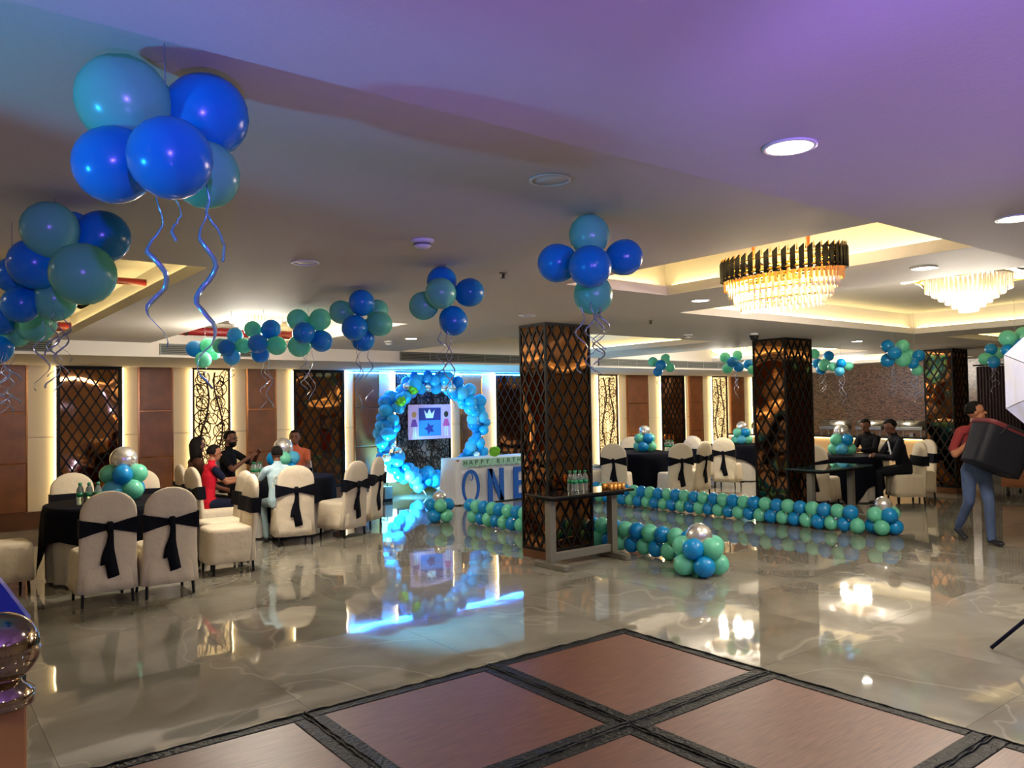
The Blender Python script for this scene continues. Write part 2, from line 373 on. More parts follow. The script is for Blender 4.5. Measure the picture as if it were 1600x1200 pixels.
for kind, x0, x1 in MODS:
    if kind == 'c':
        wbox('cream_panel', x0, x1, Y1 - .03, Y1, .25, 1.312, CREAM); wbox('cream_panel', x0, x1, Y1 - .03, Y1, 1.326, 2.37, CREAM)
    elif kind == 'b':
        for z0, z1 in ((.25, .945), (.957, 1.675), (1.687, 2.37)):
            bm = bmesh.new(); bbox_bm(bm, x0 + .012, x1 - .012, Y1 - .075, Y1, z0, z1, .012); onwall(link('brown_panel', mesh('brown_panel', bm, BROWN)))
        for x in (x0, x1): wbox('metal_trim', x - .01, x + .012, Y1 - .07, Y1, .25, 2.37, GOLDT)
        for z in (.951, 1.681): wbox('metal_trim', x0 + .012, x1 - .012, Y1 - .06, Y1, z - .006, z + .006, GOLDT)
    else:
        if kind == 'l': back = wbox('bronze_mirror', x0 + .02, x1 - .02, Y1 - .072, Y1, .25, 2.37, BRONZE)
        elif kind == 'f': back = wbox('glowing_leaf_panel', x0 + .02, x1 - .02, Y1 - .05, Y1, .25, 2.37, LEAF_GLOW)
        else: back = wbox('leaf_panel', x0 + .02, x1 - .02, Y1 - .05, Y1, .25, 2.37, UNLIT)
        fm = BLACKM if kind != 'f' else LEAFM; fw = .05 if kind == 'l' else .03
        for a, b_ in ((x0, x0 + fw), (x1 - fw, x1)): wbox('panel_frame', a, b_, Y1 - .10, Y1, .25, 2.37, fm)
        for a, b_ in ((.25, .25 + fw), (2.37 - fw, 2.37)): wbox('panel_frame', x0 + fw, x1 - fw, Y1 - .10, Y1, a, b_, fm)
        for x, s in ((x0, -1), (x1, 1)): wbox('led_strip', x + s * .004, x + s * .022, Y1 - .085, Y1 - .06, .27, 2.35, LEDW)
        if kind == 'l':
            for (ua, va), (ub, vb) in lattice(x0 + fw, x1 - fw, .3, 2.32, (x1 - x0 - 2 * fw) / 5, None):
                onwall(bar('lattice_bar', (ua, Y1 - .076, va), (ub, Y1 - .076, vb), .022, .012, BLACKM, None))
        else:
            rng = random.Random(int(x0 * 100)); sc = .27 if kind == 'f' else .32
            # branches
            for k in range(2):
                xx = x0 + (x1 - x0) * (.33 + .36 * k); pts = [(xx + .07 * math.sin(z * 4.2 + k * 2), Y1 - .065, z) for z in [.3 + i * .1 for i in range(21)]]
                onwall(tube('branch', pts, .016, LEAFM, None, 5))
            nx = max(2, round((x1 - x0) / .155)); nz = 9
            for i in range(nx):
                for j in range(nz):
                    x = x0 + .13 + (x1 - x0 - .26) * (i + rng.uniform(-.1, .1)) / (nx - 1); z = .36 + 1.86 * (j + .3 + .4 * (i % 2) * .6) / nz
                    o = onwall(link('cut_leaf', LEAF, None, (x, Y1 - .068, z), (0, (rng.choice((-1, 1)) * rng.uniform(.25, 1.0)) if 0 < i < nx - 1 else rng.uniform(-.3, .3), 0), (sc * rng.uniform(.75, 1), .5 * sc, sc * rng.uniform(.75, .95))))
structure(box('baseboard_back', X0, X1, Y1 - .10, Y1, 0, .25, WOODB))
# blue strip at the head of the wall, over the arch
wbox('blue_led_strip', 6.5, 12.2, Y1 - .14, Y1 - .11, 2.318, 2.336, LEDB)
# stretch of plain brown for the out-of-view left end
wbox('brown_panel', X0, -.6, Y1 - .06, Y1, .25, 2.37, BROWN)

# air vents in the bulkhead face
def vent(x0, x1, label):
    t = empty('air_vent', ((x0 + x1) / 2, YF, 2.40), 0, label, 'vent', 'long grey ceiling vents')
    h = (x1 - x0) / 2
    box('vent_duct', -h, h, -.012, .0, 0, .145, VENTB, t)
    for z in (0, .133): box('vent_frame', -h, h, -.03, .0, z, z + .012, GRILLE, t)
    for x in (-h, h - .012): box('vent_frame', x, x + .012, -.03, 0, 0, .145, GRILLE, t)
    n = max(1, round((x1 - x0) / .5))
    for k in range(1, n): box('vent_divider', -h + 2 * h * k / n - .006, -h + 2 * h * k / n + .006, -.028, -.01, .01, .135, GRILLE, t)
    for k in range(5): box('slat', -h + .012, h - .012, -.028, -.012, .022 + k * .024, .029 + k * .024, GRILLE, t)
vent(-.2, 1.45, 'grey slatted air vent at far left above the brown wall panel')
vent(2.66, 3.9, 'short grey slatted air vent behind the row of small balloon clusters')
vent(6.2, 9.45, 'long grey slatted air vent above the balloon arch')
vent(10.5, 14.6, 'long grey slatted air vent right of the big lattice column')

# columns clad in bronze mirror behind a black diamond lattice
def column(x0, x1, y0, y1, label):
    t = empty('lattice_column', ((x0 + x1) / 2, (y0 + y1) / 2, 0), 0, label, 'column', 'mirrored lattice columns')
    hx, hy = (x1 - x0) / 2, (y1 - y0) / 2; H = HC
    box('mirror_core', -hx + .012, hx - .012, -hy + .012, hy - .012, .08, H, BRONZE, t)
    bm = bmesh.new(); bbox_bm(bm, -hx, hx, -hy, hy, 0, .09, .006); link('plinth', mesh('plinth', bm, WOODB), t)
    for sx in (-1, 1):
        for sy in (-1, 1): box('corner_post', sx * hx - .025 * (sx > 0) - .0 * sx, sx * hx + .025 * (sx < 0), sy * hy - .025 * (sy > 0), sy * hy + .025 * (sy < 0), .09, H, BLACKM, t)
    for z in (.09, H - .03):
        box('rail', -hx + .025, hx - .025, -hy, -hy + .02, z, z + .03, BLACKM, t); box('rail', -hx + .025, hx - .025, hy - .02, hy, z, z + .03, BLACKM, t)
        box('rail', -hx, -hx + .02, -hy + .025, hy - .025, z, z + .03, BLACKM, t); box('rail', hx - .02, hx, -hy + .025, hy - .025, z, z + .03, BLACKM, t)
    for (ua, va), (ub, vb) in lattice(-hx + .025, hx - .025, .12, H - .03, (2 * hx - .05) / 4, None):
        bar('lattice_bar', (ua, -hy + .008, va), (ub, -hy + .008, vb), .02, .012, BLACKM, t); bar('lattice_bar', (ua, hy - .008, va), (ub, hy - .008, vb), .02, .012, BLACKM, t)
    for (ua, va), (ub, vb) in lattice(-hy + .025, hy - .025, .12, H - .03, (2 * hy - .05) / 3, None):
        bar('lattice_bar', (-hx + .008, ua, va), (-hx + .008, ub, vb), .02, .012, BLACKM, t, (1, 0, 0)); bar('lattice_bar', (hx - .008, ua, va), (hx - .008, ub, vb), .02, .012, BLACKM, t, (1, 0, 0))
column(5.46, 6.12, 6.45, 6.9, 'large mirrored column with black diamond lattice behind the steel console table')
column(9.71, 10.38, 6.33, 6.86, 'mirrored lattice column behind the far balloon row')
column(14.64, 15.26, 6.23, 6.73, 'mirrored lattice column behind the man carrying a bag')

# dance-floor decks in the foreground
def deck(x0, y0, label):
    S = 1.225; t = empty('dance_floor_deck', (x0 + S / 2, y0 + S / 2, 0), 0, label, 'floor panel', 'brown dance floor panels')
    h = S / 2; fw = .085
    bm = bmesh.new(); bbox_bm(bm, -h + fw, h - fw, -h + fw, h - fw, .001, .022, .002); link('wood_panel', mesh('wood_panel', bm, DECK), t)
    for s in (-1, 1):
        bm = bmesh.new(); bbox_bm(bm, -h, h, -fw / 2, fw / 2, .001, .026, .006); link('tape_border', mesh('tape_border', bm, DECKB), t, (0, s * (h - fw / 2), 0))
        bm = bmesh.new(); bbox_bm(bm, -fw / 2, fw / 2, -h + fw, h - fw, .001, .026, .006); link('tape_border', mesh('tape_border', bm, DECKB), t, (s * (h - fw / 2), 0, 0))
        rg = random.Random(int(x0 * 91 + y0 * 17 + s))
        tube('tape_wrinkle', [(-h + k * S / 24, s * (h - .012) + rg.uniform(-.006, .006), .024 + rg.uniform(0, .006)) for k in range(25)], .006, DECKB, t, 5)
        tube('tape_wrinkle', [(s * (h - .012) + rg.uniform(-.006, .006), -h + k * S / 24, .024 + rg.uniform(0, .006)) for k in range(25)], .006, DECKB, t, 5)
DL = {(0, 0): 'brown dance floor panel at the front corner, nearest the console table', (1, 0): 'brown dance floor panel just left of the corner panel, tinted violet', (2, 0): 'small visible piece of brown dance floor panel at lower left edge',
      (0, 1): 'brown dance floor panel at lower right along the tape edge', (1, 1): 'brown dance floor panel cut by the bottom edge, centre of picture', (0, 2): 'brown dance floor panel at the bottom right corner of the picture'}
for (i, j), lb in DL.items(): deck(4.17 - 1.225 * (i + 1), 4.1 - 1.225 * (j + 1) - .0 * j, lb)
# ================================================================== CEILING FITTINGS
def downlight(x, y, z, label, lit=True, power=1.0):
    t = empty('downlight', (x, y, z), 0, label, 'ceiling light', 'recessed downlights')
    link('trim_ring', RING_ME, t); link('lens' if lit else 'dark_lens', LENS_ON if lit else LENS_OFF, t)
    if lit: lamp('downlight_lamp', 'SPOT', (0, 0, -.03), P_DOWN * power, (1, .93, .82), t, .06, aim((0, 0, -1)), R(150), .6)
RING_ME = lathe('trim_ring', [(.072, 0), (.085, -.001), (.085, -.006), (.072, -.008)], WHITEP, 24, True, True)
LENS_ON = lathe('lens', [(.001, -.005), (.07, -.005), (.07, -.001), (.001, -.001)], LEDD, 24)
LENS_OFF = lathe('dark_lens', [(.001, -.003), (.07, -.003), (.07, -.001), (.001, -.001)], WHITEP, 24)
downlight(2.25, 1.43, 2.47, 'large bright round downlight in the violet ceiling, upper right')
downlight(4.01, 1.41, 2.47, 'bright round downlight at the right edge of the picture')
downlight(5.52, 2.51, HC, 'round downlight between the two chandeliers')
downlight(5.51, 4.41, HC, 'small round downlight left of the black chandelier')
downlight(2.04, 2.36, HC, 'unlit round ceiling fitting above the middle balloon cluster', False)
downlight(1.95, 4.55, HC, 'faint unlit ceiling fitting over the left coffer corner', False)
downlight(4.9, 6.05, HC, 'faint unlit ceiling fitting left of the big column', False)
downlight(-1.5, 1.2, 2.47, 'added fill downlight behind the camera on the left'); downlight(0.4, -1.2, 2.47, 'added fill downlight straight behind the camera')  # extra downlights from here on, added as fill light
downlight(3.2, -1.2, 2.47, 'added fill downlight behind the camera on the right'); downlight(5.2, 8.8, HC, 'added fill downlight over the floor before the balloon arch', True, .5)
downlight(11.4, 6.2, HC, 'added fill downlight over the men in suits', True, .6); downlight(-.6, 4.2, HC, 'added fill downlight beyond the left edge of the picture')

def smoke(x, y, label, s=1.0):
    t = empty('smoke_detector', (x, y, HC), 0, label, 'smoke detector', 'ceiling smoke detectors')
    link('base', lathe('base', [(.001, 0), (.062 * s, 0), (.062 * s, -.012), (.05 * s, -.016), (.001, -.016)], WHITEP), t)
    link('sensor_head', lathe('sensor_head', [(.001, -.016), (.046 * s, -.016), (.046 * s, -.034), (.03 * s, -.046), (.001, -.048)], WHITEP), t)
    link('vent_ring', lathe('vent_ring', [(.0475 * s, -.02), (.0475 * s, -.03), (.04, -.03), (.04, -.02)], GRILLE, 24, True, True), t)
smoke(2.21, 3.61, 'white smoke detector on the ceiling near the middle of the picture')
smoke(5.15, 9.3, 'small smoke detector left of the long vent over the arch'); smoke(8.1, 6.7, 'small smoke detector between the two nearer columns')
t = empty('dome_camera', (8.75, 6.15, HC), 0, 'small black dome camera hanging before the second column', 'camera')
link('mount', lathe('mount', [(.001, 0), (.05, 0), (.05, -.03), (.001, -.03)], WHITEP), t); link('dome', lathe('dome', [(.001, -.03), (.06, -.03), (.058, -.06), (.04, -.09), (.001, -.1)], BLACKT), t)
for x, y, lb in ((6.35, 5.75, 'small sprinkler head right of the big column'), (3.2, 4.2, 'small sprinkler head over the balloon row left of centre')):
    t = empty('sprinkler', (x, y, HC), 0, lb, 'sprinkler', 'ceiling sprinklers')
    link('rosette', lathe('rosette', [(.001, 0), (.03, 0), (.028, -.008), (.001, -.01)], STEEL), t); link('nozzle', lathe('nozzle', [(.01, -.01), (.01, -.035), (.022, -.038), (.022, -.042), (.001, -.042)], STEEL), t)
# red pipes running through the left coffers
def pipe(x0, x1, y, z, r, label):
    t = empty('fire_pipe', ((x0 + x1) / 2, y, z), 0, label, 'pipe', 'red pipes in the coffers'); h = (x1 - x0) / 2
    tube('pipe', [(-h, 0, 0), (h, 0, 0)], r, PIPER, t, 14)
    for x in (-h * .6, h * .6):
        tube('hanger_rod', [(x, 0, r), (x, 0, ZT - z)], .006, STEEL, t, 6); link('clamp', lathe('clamp', [(r, -.015), (r + .006, -.015), (r + .006, .015), (r, .015)], STEEL, 24, True, True), t, (x, 0, 0), (0, R(90), 0))
pipe(-1.6, 1.6, 6.95, 2.72, .028, 'thin red pipe crossing the left coffer')
pipe(-1.6, 1.6, 10.55, 2.68, .055, 'thick red pipe in the far end of the left coffer')
pipe(2.5, 4.3, 10.4, 2.68, .055, 'thick red pipe beside the far chandelier on the left')
t = empty('stage_light', (1.28, 7.35, 2.66), R(-60), 'black stage light on a bracket inside the left coffer', 'spotlight')
bm = bmesh.new(); bbox_bm(bm, -.15, .15, -.02, .02, .03, .055, .004); link('bracket', mesh('bracket', bm, BLACKM), t)
tube('hanger', [(0, 0, .05), (0, 0, ZT - 2.66)], .012, BLACKM, t)
link('can', lathe('can', [(.001, -.1), (.05, -.1), (.06, .0), (.07, .1), (.06, .1), (.001, .06)], BLACKM), t, (0, -.05, -.04), (R(115), 0, 0)); tube('yoke', [(-.08, -.02, .03), (-.085, -.04, -.05), (-.07, -.05, -.06)], .008, BLACKM, t)

# ------------------------------------------------------------------ chandeliers
def ell(a, b, k, n): th = 2 * math.pi * k / n; return a * math.sin(th), b * math.cos(th), th
t = empty('chandelier', (4.5, 2.95, 2.25), 0, 'oval black and gold chandelier with tiers of crystal drops', 'chandelier')
bm = bmesh.new()
bbox_bm(bm, -.016, .016, -.006, .006, 0, .125, .002)
for v in bm.verts:
    if v.co.z > .1: v.co.z += (v.co.x + .016) * .9
plate_me = mesh('black_plate', bm, BLKG)
n = 46
for k in range(n):
    x, y, th = ell(.2, .44, k, n); link('black_plate', plate_me, t, (x, y, .215), (0, 0, math.atan2(y / .44 * .2, x / .2 * .44) + R(90) + .35))
for k in range(n):
    x, y, th = ell(.2, .44, k + .5, n); tube('gold_tip', [(x, y, .33), (x, y, .372)], [.005, .002], GOLD, t, 5)
for a, b_, z, r in ((.195, .435, .235, .009), (.195, .435, .315, .006), (.165, .40, .205, .012), (.14, .36, .13, .008), (.11, .31, .07, .008)):
    tube('gold_ring', [(a * math.sin(2 * math.pi * k / 48), b_ * math.cos(2 * math.pi * k / 48), z) for k in range(49)], r, GOLD, t, 6)
def crystals(a, b_, n, z0, z1, w, nm='crystal_tier', mt=None):
    bm = bmesh.new()
    for k in range(n):
        x, y, th = ell(a, b_, k, n); q = Matrix.Translation((x, y, 0)) @ Matrix.Rotation(-th, 4, 'Z')
        pr = [(w, z1), (w, z0 + w * 1.6), (.0, z0)]
        ring = lambda rr, z: [q @ Vector((rr * c, rr * .6 * s, z)) for c, s in ((1, 0), (0, 1), (-1, 0), (0, -1))]
        rings_bm(bm, [ring(w * .6, z1), ring(w, z1 - (z1 - z0) * .2), ring(w, z0 + w), ring(w * .15, z0)])
    me = mesh(nm, bm, mt or CRYS); o = link(nm, me, t); o['kind'] = 'stuff'; return o
crystals(.185, .42, 64, .15, .225, .010, 'gold_crystal_tier', mat('amber_crystal', (255, 214, 120), .06, spec=1, transl=.3))
crystals(.16, .39, 52, .10, .2, .012); crystals(.135, .35, 46, .05, .13, .012); crystals(.105, .30, 40, 0, .075, .012)
for k in range(8):
    x, y, th = ell(.1, .3, k, 8); link('bulb', lathe('bulb', [(.001, -.02), (.012, -.015), (.014, 0), (.008, .02), (.001, .03)], BULB, 10), t, (x, y, .16))
for y in (-.2, .2):
    tube('chain', [(0, y, .3), (0, y, .42), (.004, y, .5), (0, y, ZT - 2.25)], [.006, .012, .016, .01], mat('bronze_chain', (170, 95, 40), .4, .5) if 'bronze_chain' not in MATS else MATS['bronze_chain'], t, 8)
tube('inner_frame', [(0, -.3, .3), (0, .3, .3)], .008, GOLD, t, 6)
for y in (-.2, .2): lamp('chandelier_lamp', 'POINT', (0, y, .14), P_CHAN * .2, (1, .86, .6), t, .12)

def flush_chandelier(x, y, z, label, s=1.0, pw=1.0):
    global t
    t = empty('crystal_chandelier', (x, y, z), 0, label, 'chandelier', 'flush crystal chandeliers')
    # wavy lit acrylic frame: two interlaced scalloped rings
    for ph, rr, zz, mt_, nm in ((0, .50, .34, ACRYL, 'lit_wave'), (math.pi / 6, .46, .30, ACRYL, 'lit_wave'), (0, .43, .285, GOLD, 'gold_wave')):
        pts = []
        for k in range(73):
            a = 2 * math.pi * k / 72; r = rr * s * (1 + .1 * math.cos(6 * a + ph)); pts.append((r * math.cos(a), r * math.sin(a), zz * s + .018 * math.cos(6 * a + ph + 1.5)))
        tube(nm, pts, [.02 if nm == 'lit_wave' else .008] * 73, mt_, t, 6, .5)
    link('mirror_base', lathe('mirror_base', [(.001, .33 * s), (.45 * s, .33 * s), (.45 * s, .30 * s), (.001, .30 * s)], STEEL), t)
    for i in range(6):
        r = (.33 - i * .052) * s; crystals(r, r, int(14 + r * 130), (.18 - i * .036) * s, (.30 - i * .012) * s, .009 * s)
    link('inner_lamp', lathe('inner_lamp', [(.001, .12 * s), (.06 * s, .14 * s), (.16 * s, .24 * s), (.2 * s, .29 * s), (.001, .29 * s)], ACRYL), t)
    tube('stem', [(0, 0, .33 * s), (0, 0, ZT - z)], .03, STEEL, t)
    for k in range(5):
        a = 2 * math.pi * k / 5 + .4; lamp('chandelier_lamp', 'POINT', (.24 * s * math.cos(a), .24 * s * math.sin(a), -.02 - .05 * (k % 2)), P_CHAN * pw / 5, (1, .9, .75), t, .07)
flush_chandelier(7.28, 2.95, 2.40, 'stepped crystal chandelier with white wavy frame at the right edge')
flush_chandelier(3.0, 8.3, 2.45, 'crystal chandelier with glowing wavy frame in the far left coffer', .95)
flush_chandelier(12.0, 9.0, 2.46, 'far crystal chandelier just left of the second column', 1.0)
flush_chandelier(16.0, 8.9, 2.46, 'far crystal chandelier over the buffet counter', 1.0)

# ================================================================== BALLOONS
def balloon_profile():
    pr = [(.001, .5)]
    for k in range(1, 12):
        a = math.pi * k / 12; z = .5 * math.cos(a); r = .5 * math.sin(a)
        if z < 0: z *= 1.12
        pr.append((r, z))
    pr += [(.06, -.57), (.028, -.60), (.022, -.615), (.05, -.65), (.001, -.652)]
    return pr
BM = {k: lathe('balloon_' + k, balloon_profile(), m_, 20) for k, m_ in (('B', BLUE), ('M', MINT), ('S', SKYB), ('C', CYAN), ('V', SILV))}
def balloon(t, p, d, c, centre=None, name=None):
    p = Vector(p); dr = (p - Vector(centre)) if centre is not None else Vector((random.uniform(-.3, .3), random.uniform(-.3, .3), 1))
    if dr.length < 1e-4: dr = Vector((0, 0, 1))
    q = dr.normalized().to_track_quat('Z', 'Y')
    return link(name or ('silver_balloon' if c == 'V' else 'balloon'), BM[c], t, p, q, d)
def ribbon(t, p, L, seed, amp=.03, w=.006, turns=3.0, mt=None):
    rg = random.Random(seed); ph = rg.uniform(0, 6); pts = []; n = 34
    for k in range(n):
        f = k / (n - 1); a = amp * min(1, f * 2.5)
        pts.append((p[0] + a * math.cos(turns * 2 * math.pi * f + ph) + rg.uniform(-1, 1) * .002, p[1] + a * math.sin(turns * 2 * math.pi * f + ph), p[2] - L * f))
    tube('ribbon', pts, w, mt or RIBB, t, 4, .15)
CLUSTERS={
 'big':[(0.43,2.08,2.43,0.22,'M'),(0.62,2.06,2.43,0.21,'B'),(0.40,2.05,2.26,0.18,'B'),(0.47,1.82,2.23,0.18,'B'),(0.61,2.04,2.27,0.17,'M')],
 'c2':[(0.48,3.65,2.42,0.22,'M'),(0.59,3.84,2.46,0.17,'B'),(0.68,3.69,2.42,0.22,'B'),(0.44,3.75,2.29,0.21,'B'),(0.56,3.41,2.21,0.24,'M'),(0.40,3.97,2.27,0.17,'B'),(0.40,3.85,2.13,0.15,'B'),(0.52,3.82,2.15,0.17,'M')],
 'c0':[(0.36,4.26,2.10,0.16,'B'),(0.50,4.22,2.07,0.17,'M'),(0.43,4.40,2.05,0.16,'M'),(0.36,4.39,1.96,0.14,'B')],
 'c6':[(2.55,2.68,2.45,0.19,'M'),(2.40,2.74,2.31,0.18,'B'),(2.40,2.52,2.26,0.19,'B'),(2.68,2.58,2.34,0.17,'B'),(2.54,2.65,2.16,0.18,'M')],
 'c7':[(2.71,4.20,2.45,0.19,'B'),(2.61,4.06,2.35,0.19,'M'),(2.82,4.05,2.37,0.18,'B'),(2.59,4.23,2.29,0.18,'M'),(2.74,4.12,2.19,0.18,'B')],
 'c8':[(2.70,5.28,2.44,0.19,'B'),(2.65,5.52,2.39,0.18,'M'),(2.91,5.43,2.41,0.17,'M'),(2.65,5.30,2.25,0.19,'B'),(2.86,5.30,2.29,0.19,'M'),(2.79,5.44,2.18,0.18,'B')],
 'c9':[(2.75,6.58,2.44,0.19,'M'),(2.90,6.45,2.44,0.19,'M'),(2.73,6.41,2.31,0.19,'B'),(2.91,6.45,2.25,0.19,'B'),(2.79,6.65,2.22,0.20,'M')],
 'c10':[(2.49,6.97,2.38,0.15,'M'),(2.62,6.87,2.38,0.17,'B'),(2.48,6.82,2.24,0.17,'B'),(2.66,6.84,2.23,0.17,'M'),(2.56,6.98,2.16,0.16,'B')],
 'c11':[(2.40,7.17,2.34,0.14,'S'),(2.28,7.20,2.24,0.14,'M'),(2.29,7.07,2.22,0.15,'B'),(2.45,7.09,2.24,0.14,'M'),(2.36,7.14,2.14,0.15,'S')],
 'c12':[(2.36,8.27,2.29,0.17,'B'),(2.47,8.19,2.32,0.16,'M'),(2.40,8.12,2.17,0.16,'M'),(2.53,8.21,2.24,0.13,'M')],
 'r1':[(9.94,8.97,2.36,0.16,'M'),(10.11,8.84,2.41,0.16,'M'),(9.90,8.76,2.29,0.18,'B'),(10.17,8.80,2.26,0.16,'M'),(10.01,8.93,2.19,0.16,'B')],
 'r2':[(10.98,8.30,2.42,0.18,'M'),(11.14,8.17,2.45,0.17,'M'),(10.91,8.10,2.33,0.18,'B'),(11.01,8.28,2.23,0.17,'M'),(11.12,8.13,2.25,0.17,'B'),(11.37,8.12,2.30,0.17,'B'),(11.35,8.02,2.20,0.16,'M')],
 'r3':[(11.89,7.21,2.44,0.16,'M'),(12.02,7.24,2.28,0.17,'B'),(11.84,7.00,2.24,0.20,'M'),(12.17,7.12,2.40,0.17,'B'),(11.98,7.15,2.17,0.16,'B')],
 'r3b':[(11.58,6.57,2.24,0.15,'B'),(11.77,6.55,2.20,0.14,'M'),(11.56,6.59,2.11,0.15,'S'),(11.57,6.71,2.19,0.14,'M')],
 'r4':[(10.37,5.22,2.37,0.17,'B'),(10.53,5.10,2.37,0.17,'M'),(10.24,5.07,2.27,0.18,'B'),(10.37,5.23,2.18,0.18,'B'),(10.53,5.10,2.19,0.20,'M')],
 'r5':[(10.91,5.07,2.25,0.16,'B'),(10.91,5.19,2.28,0.13,'M'),(10.69,5.05,2.14,0.15,'B'),(10.89,5.09,2.05,0.15,'M')],
 'r6':[(12.55,4.80,2.37,0.17,'B'),(12.48,4.86,2.23,0.18,'M'),(12.36,4.70,2.17,0.17,'B'),(12.64,4.73,2.31,0.17,'M')],
 'r7':[(10.64,3.88,2.38,0.20,'M'),(10.90,3.80,2.42,0.21,'M'),(10.56,3.69,2.27,0.19,'B'),(10.58,3.87,2.23,0.14,'B')],
}
CLAB = {'big': 'largest balloon cluster, lit bright blue, hanging nearest the camera', 'c2': 'cluster of eight blue and mint balloons at the left edge', 'c0': 'balloon cluster cut by the left edge, below the bigger one',
        'c6': 'cross-shaped balloon cluster of three blue and two mint, above the big column', 'c7': 'balloon cluster of three blue and two mint left of the big column', 'c8': 'balloon cluster with dark blue balloon on top, fifth from the big column',
        'c9': 'balloon cluster with two mint balloons on top over the seated guests', 'c10': 'mint and blue balloon cluster before the glowing far left chandelier', 'c11': 'small pale balloon cluster with two sky blue balloons',
        'c12': 'smallest balloon cluster in the left row, over the leaf panel', 'r1': 'small far balloon cluster right of the big column', 'r2': 'far seven-balloon cluster just left of the second column', 'r3': 'balloon cluster just right of the second column, under the ceiling',
        'r3b': 'small balloon cluster before the mosaic wall, right of the second column', 'r4': 'three blue and two mint balloons hanging left of the third column', 'r5': 'small hanging cluster touching the left side of the third column',
        'r6': 'balloon cluster hanging above the dark striped curtain', 'r7': 'balloon cluster at the right edge above the white umbrella'}
RBL = mat('blue_lit_ribbon', (170, 205, 235), .2, .6)  # silver ribbon with the blue light put into its colour
for key, L in CLUSTERS.items():
    if key in ('big', 'c2'): L = [(b[0], b[1], b[2] - .02, b[3], b[4]) for b in L]
    n = len(L); cx, cy, cz = (sum(b[i] for b in L) / n for i in range(3)); zlo = min(b[2] - b[3] / 2 for b in L); zhi = max(b[2] for b in L)
    t = empty('balloon_cluster', (cx, cy, cz), 0, CLAB[key], 'balloons', 'balloon clusters under the ceiling')
    for b in L: balloon(t, (b[0] - cx, b[1] - cy, b[2] - cz), b[3], b[4], (0, 0, 0))
    top = ZT if (in_hole(cx, cy)) else HC
    tube('string', [(0, 0, 0), (.004, .002, zhi - cz), (0, 0, top - cz)], .0015, RIBB, t, 4)
    if key == 'big':
        ribbon(t, (-.03, -.05, -.12), .38, 11, .022, .006, 2.6, RBL); ribbon(t, (.06, -.12, -.1), .5, 5, .022, .0065, 3.2, RBL); ribbon(t, (.0, -.1, -.12), .14, 8, .01, .004, 1.5, RBL); ribbon(t, (.1, -.03, -.12), .16, 9, .03, .005, .6, RBL)
    elif key == 'c12' or key == 'c11': ribbon(t, (0, 0, zlo - cz + .04), .16, len(L) * 7, .02, .004)
    else:
        big = key in ('c2', 'c0', 'c6'); m_ = 5 if big else 3
        for q in range(m_):
            rg = random.Random(q * 7 + len(key) * 31 + int(cx * 10)); ribbon(t, (rg.uniform(-.05, .05), rg.uniform(-.05, .05), zlo - cz + .05), rg.uniform(.2, .34) if big else rg.uniform(.25, .5), q * 13 + int(cx * 100), .028, .004, rg.uniform(1.5, 3))

# floor garlands beside the aisle: two tiers of alternating balloons on each side
STARM = mat('foil_bits', (225, 215, 205), .25, .8)
def garland(x, y0, y1, label, d=.178):
    t = empty('balloon_garland', (x, (y0 + y1) / 2, 0), 0, label, 'balloon garland', 'balloon borders of the aisle')
    n = int(abs(y1 - y0) / (d * .98)); bits = bmesh.new()
    for tier in range(2):
        for k in range(n):
            y = (k + .5 + .5 * tier) * (y1 - y0) / n - (y1 - y0) / 2
            c = 'B' if (k + tier) % 2 else 'M'; rr = random.Random(k * 3 + tier + int(x * 10)); dd = d * rr.uniform(.97, 1.06)
            o = balloon(t, (rr.uniform(-.008, .008), y, d * .53 + tier * d * .93), dd, c, (rr.uniform(-.02, .02) - .0, y + rr.uniform(-.1, .1), d * .53 + tier * d * .93 - .15 + .3 * (tier == 0)))
            if tier == 0: link('foil_bit', FOIL, t, (-.05, y + d * .5, d * .95), (rr.random() * 3, rr.random() * 3, 0), .8)
            if tier == 0 and k % 3 == 0: link('foil_bit', FOIL, t, (-.08, y + d * .5, .022), (rr.random() * 3, rr.random() * 3, 0), .6)
    return t
bm = bmesh.new(); rings_bm(bm, [[(.022 * c * (1 if i % 2 else .45), .022 * s * (1 if i % 2 else .45), z) for i, (c, s) in enumerate([(math.cos(a * math.pi / 5), math.sin(a * math.pi / 5)) for a in range(10)])] for z in (-.004, .004)]); FOIL = mesh('foil_bit', bm, STARM)
garland(6.45, 5.2, 9.35, 'near row of alternating mint and blue balloons along the aisle'); garland(9.42, 5.1, 10.2, 'far row of alternating mint and blue balloons along the aisle')
def endcluster(x, y, label, order, d=.2, globe=.25, wide=4):
    t = empty('balloon_pedestal', (x, y, 0), 0, label, 'balloons', 'balloon clusters closing the aisle rows')
    for tier in range(2):
        nb = wide
        for k in range(nb):
            a = 2 * math.pi / nb * (k + .5 * tier) + .3; r = d * (.68 if tier == 0 else .62) * (1 + .24 * (nb - 4)); z = d * .53 + tier * d * .78
            balloon(t, (r * math.cos(a), r * math.sin(a), z), d, order[(k + tier) % len(order)], (0, 0, z - .02))
    balloon(t, (0, 0, d * (1.35 if wide == 4 else 1.15) + globe * .5), globe, 'V', (0, 0, 0))
endcluster(6.12, 4.98, 'balloon cluster with silver globe ending the near row, closest to camera', 'BMM', .205, .26, 5); endcluster(9.6, 4.95, 'balloon cluster with silver globe at the right end of the far row', 'MB', .19, .21)
endcluster(6.2, 9.75, 'balloon cluster with silver globe beside the cake table', 'MBB', .19, .2); endcluster(9.5, 10.45, 'silver globe balloon cluster at the far end of the far row', 'BM', .16, .19)

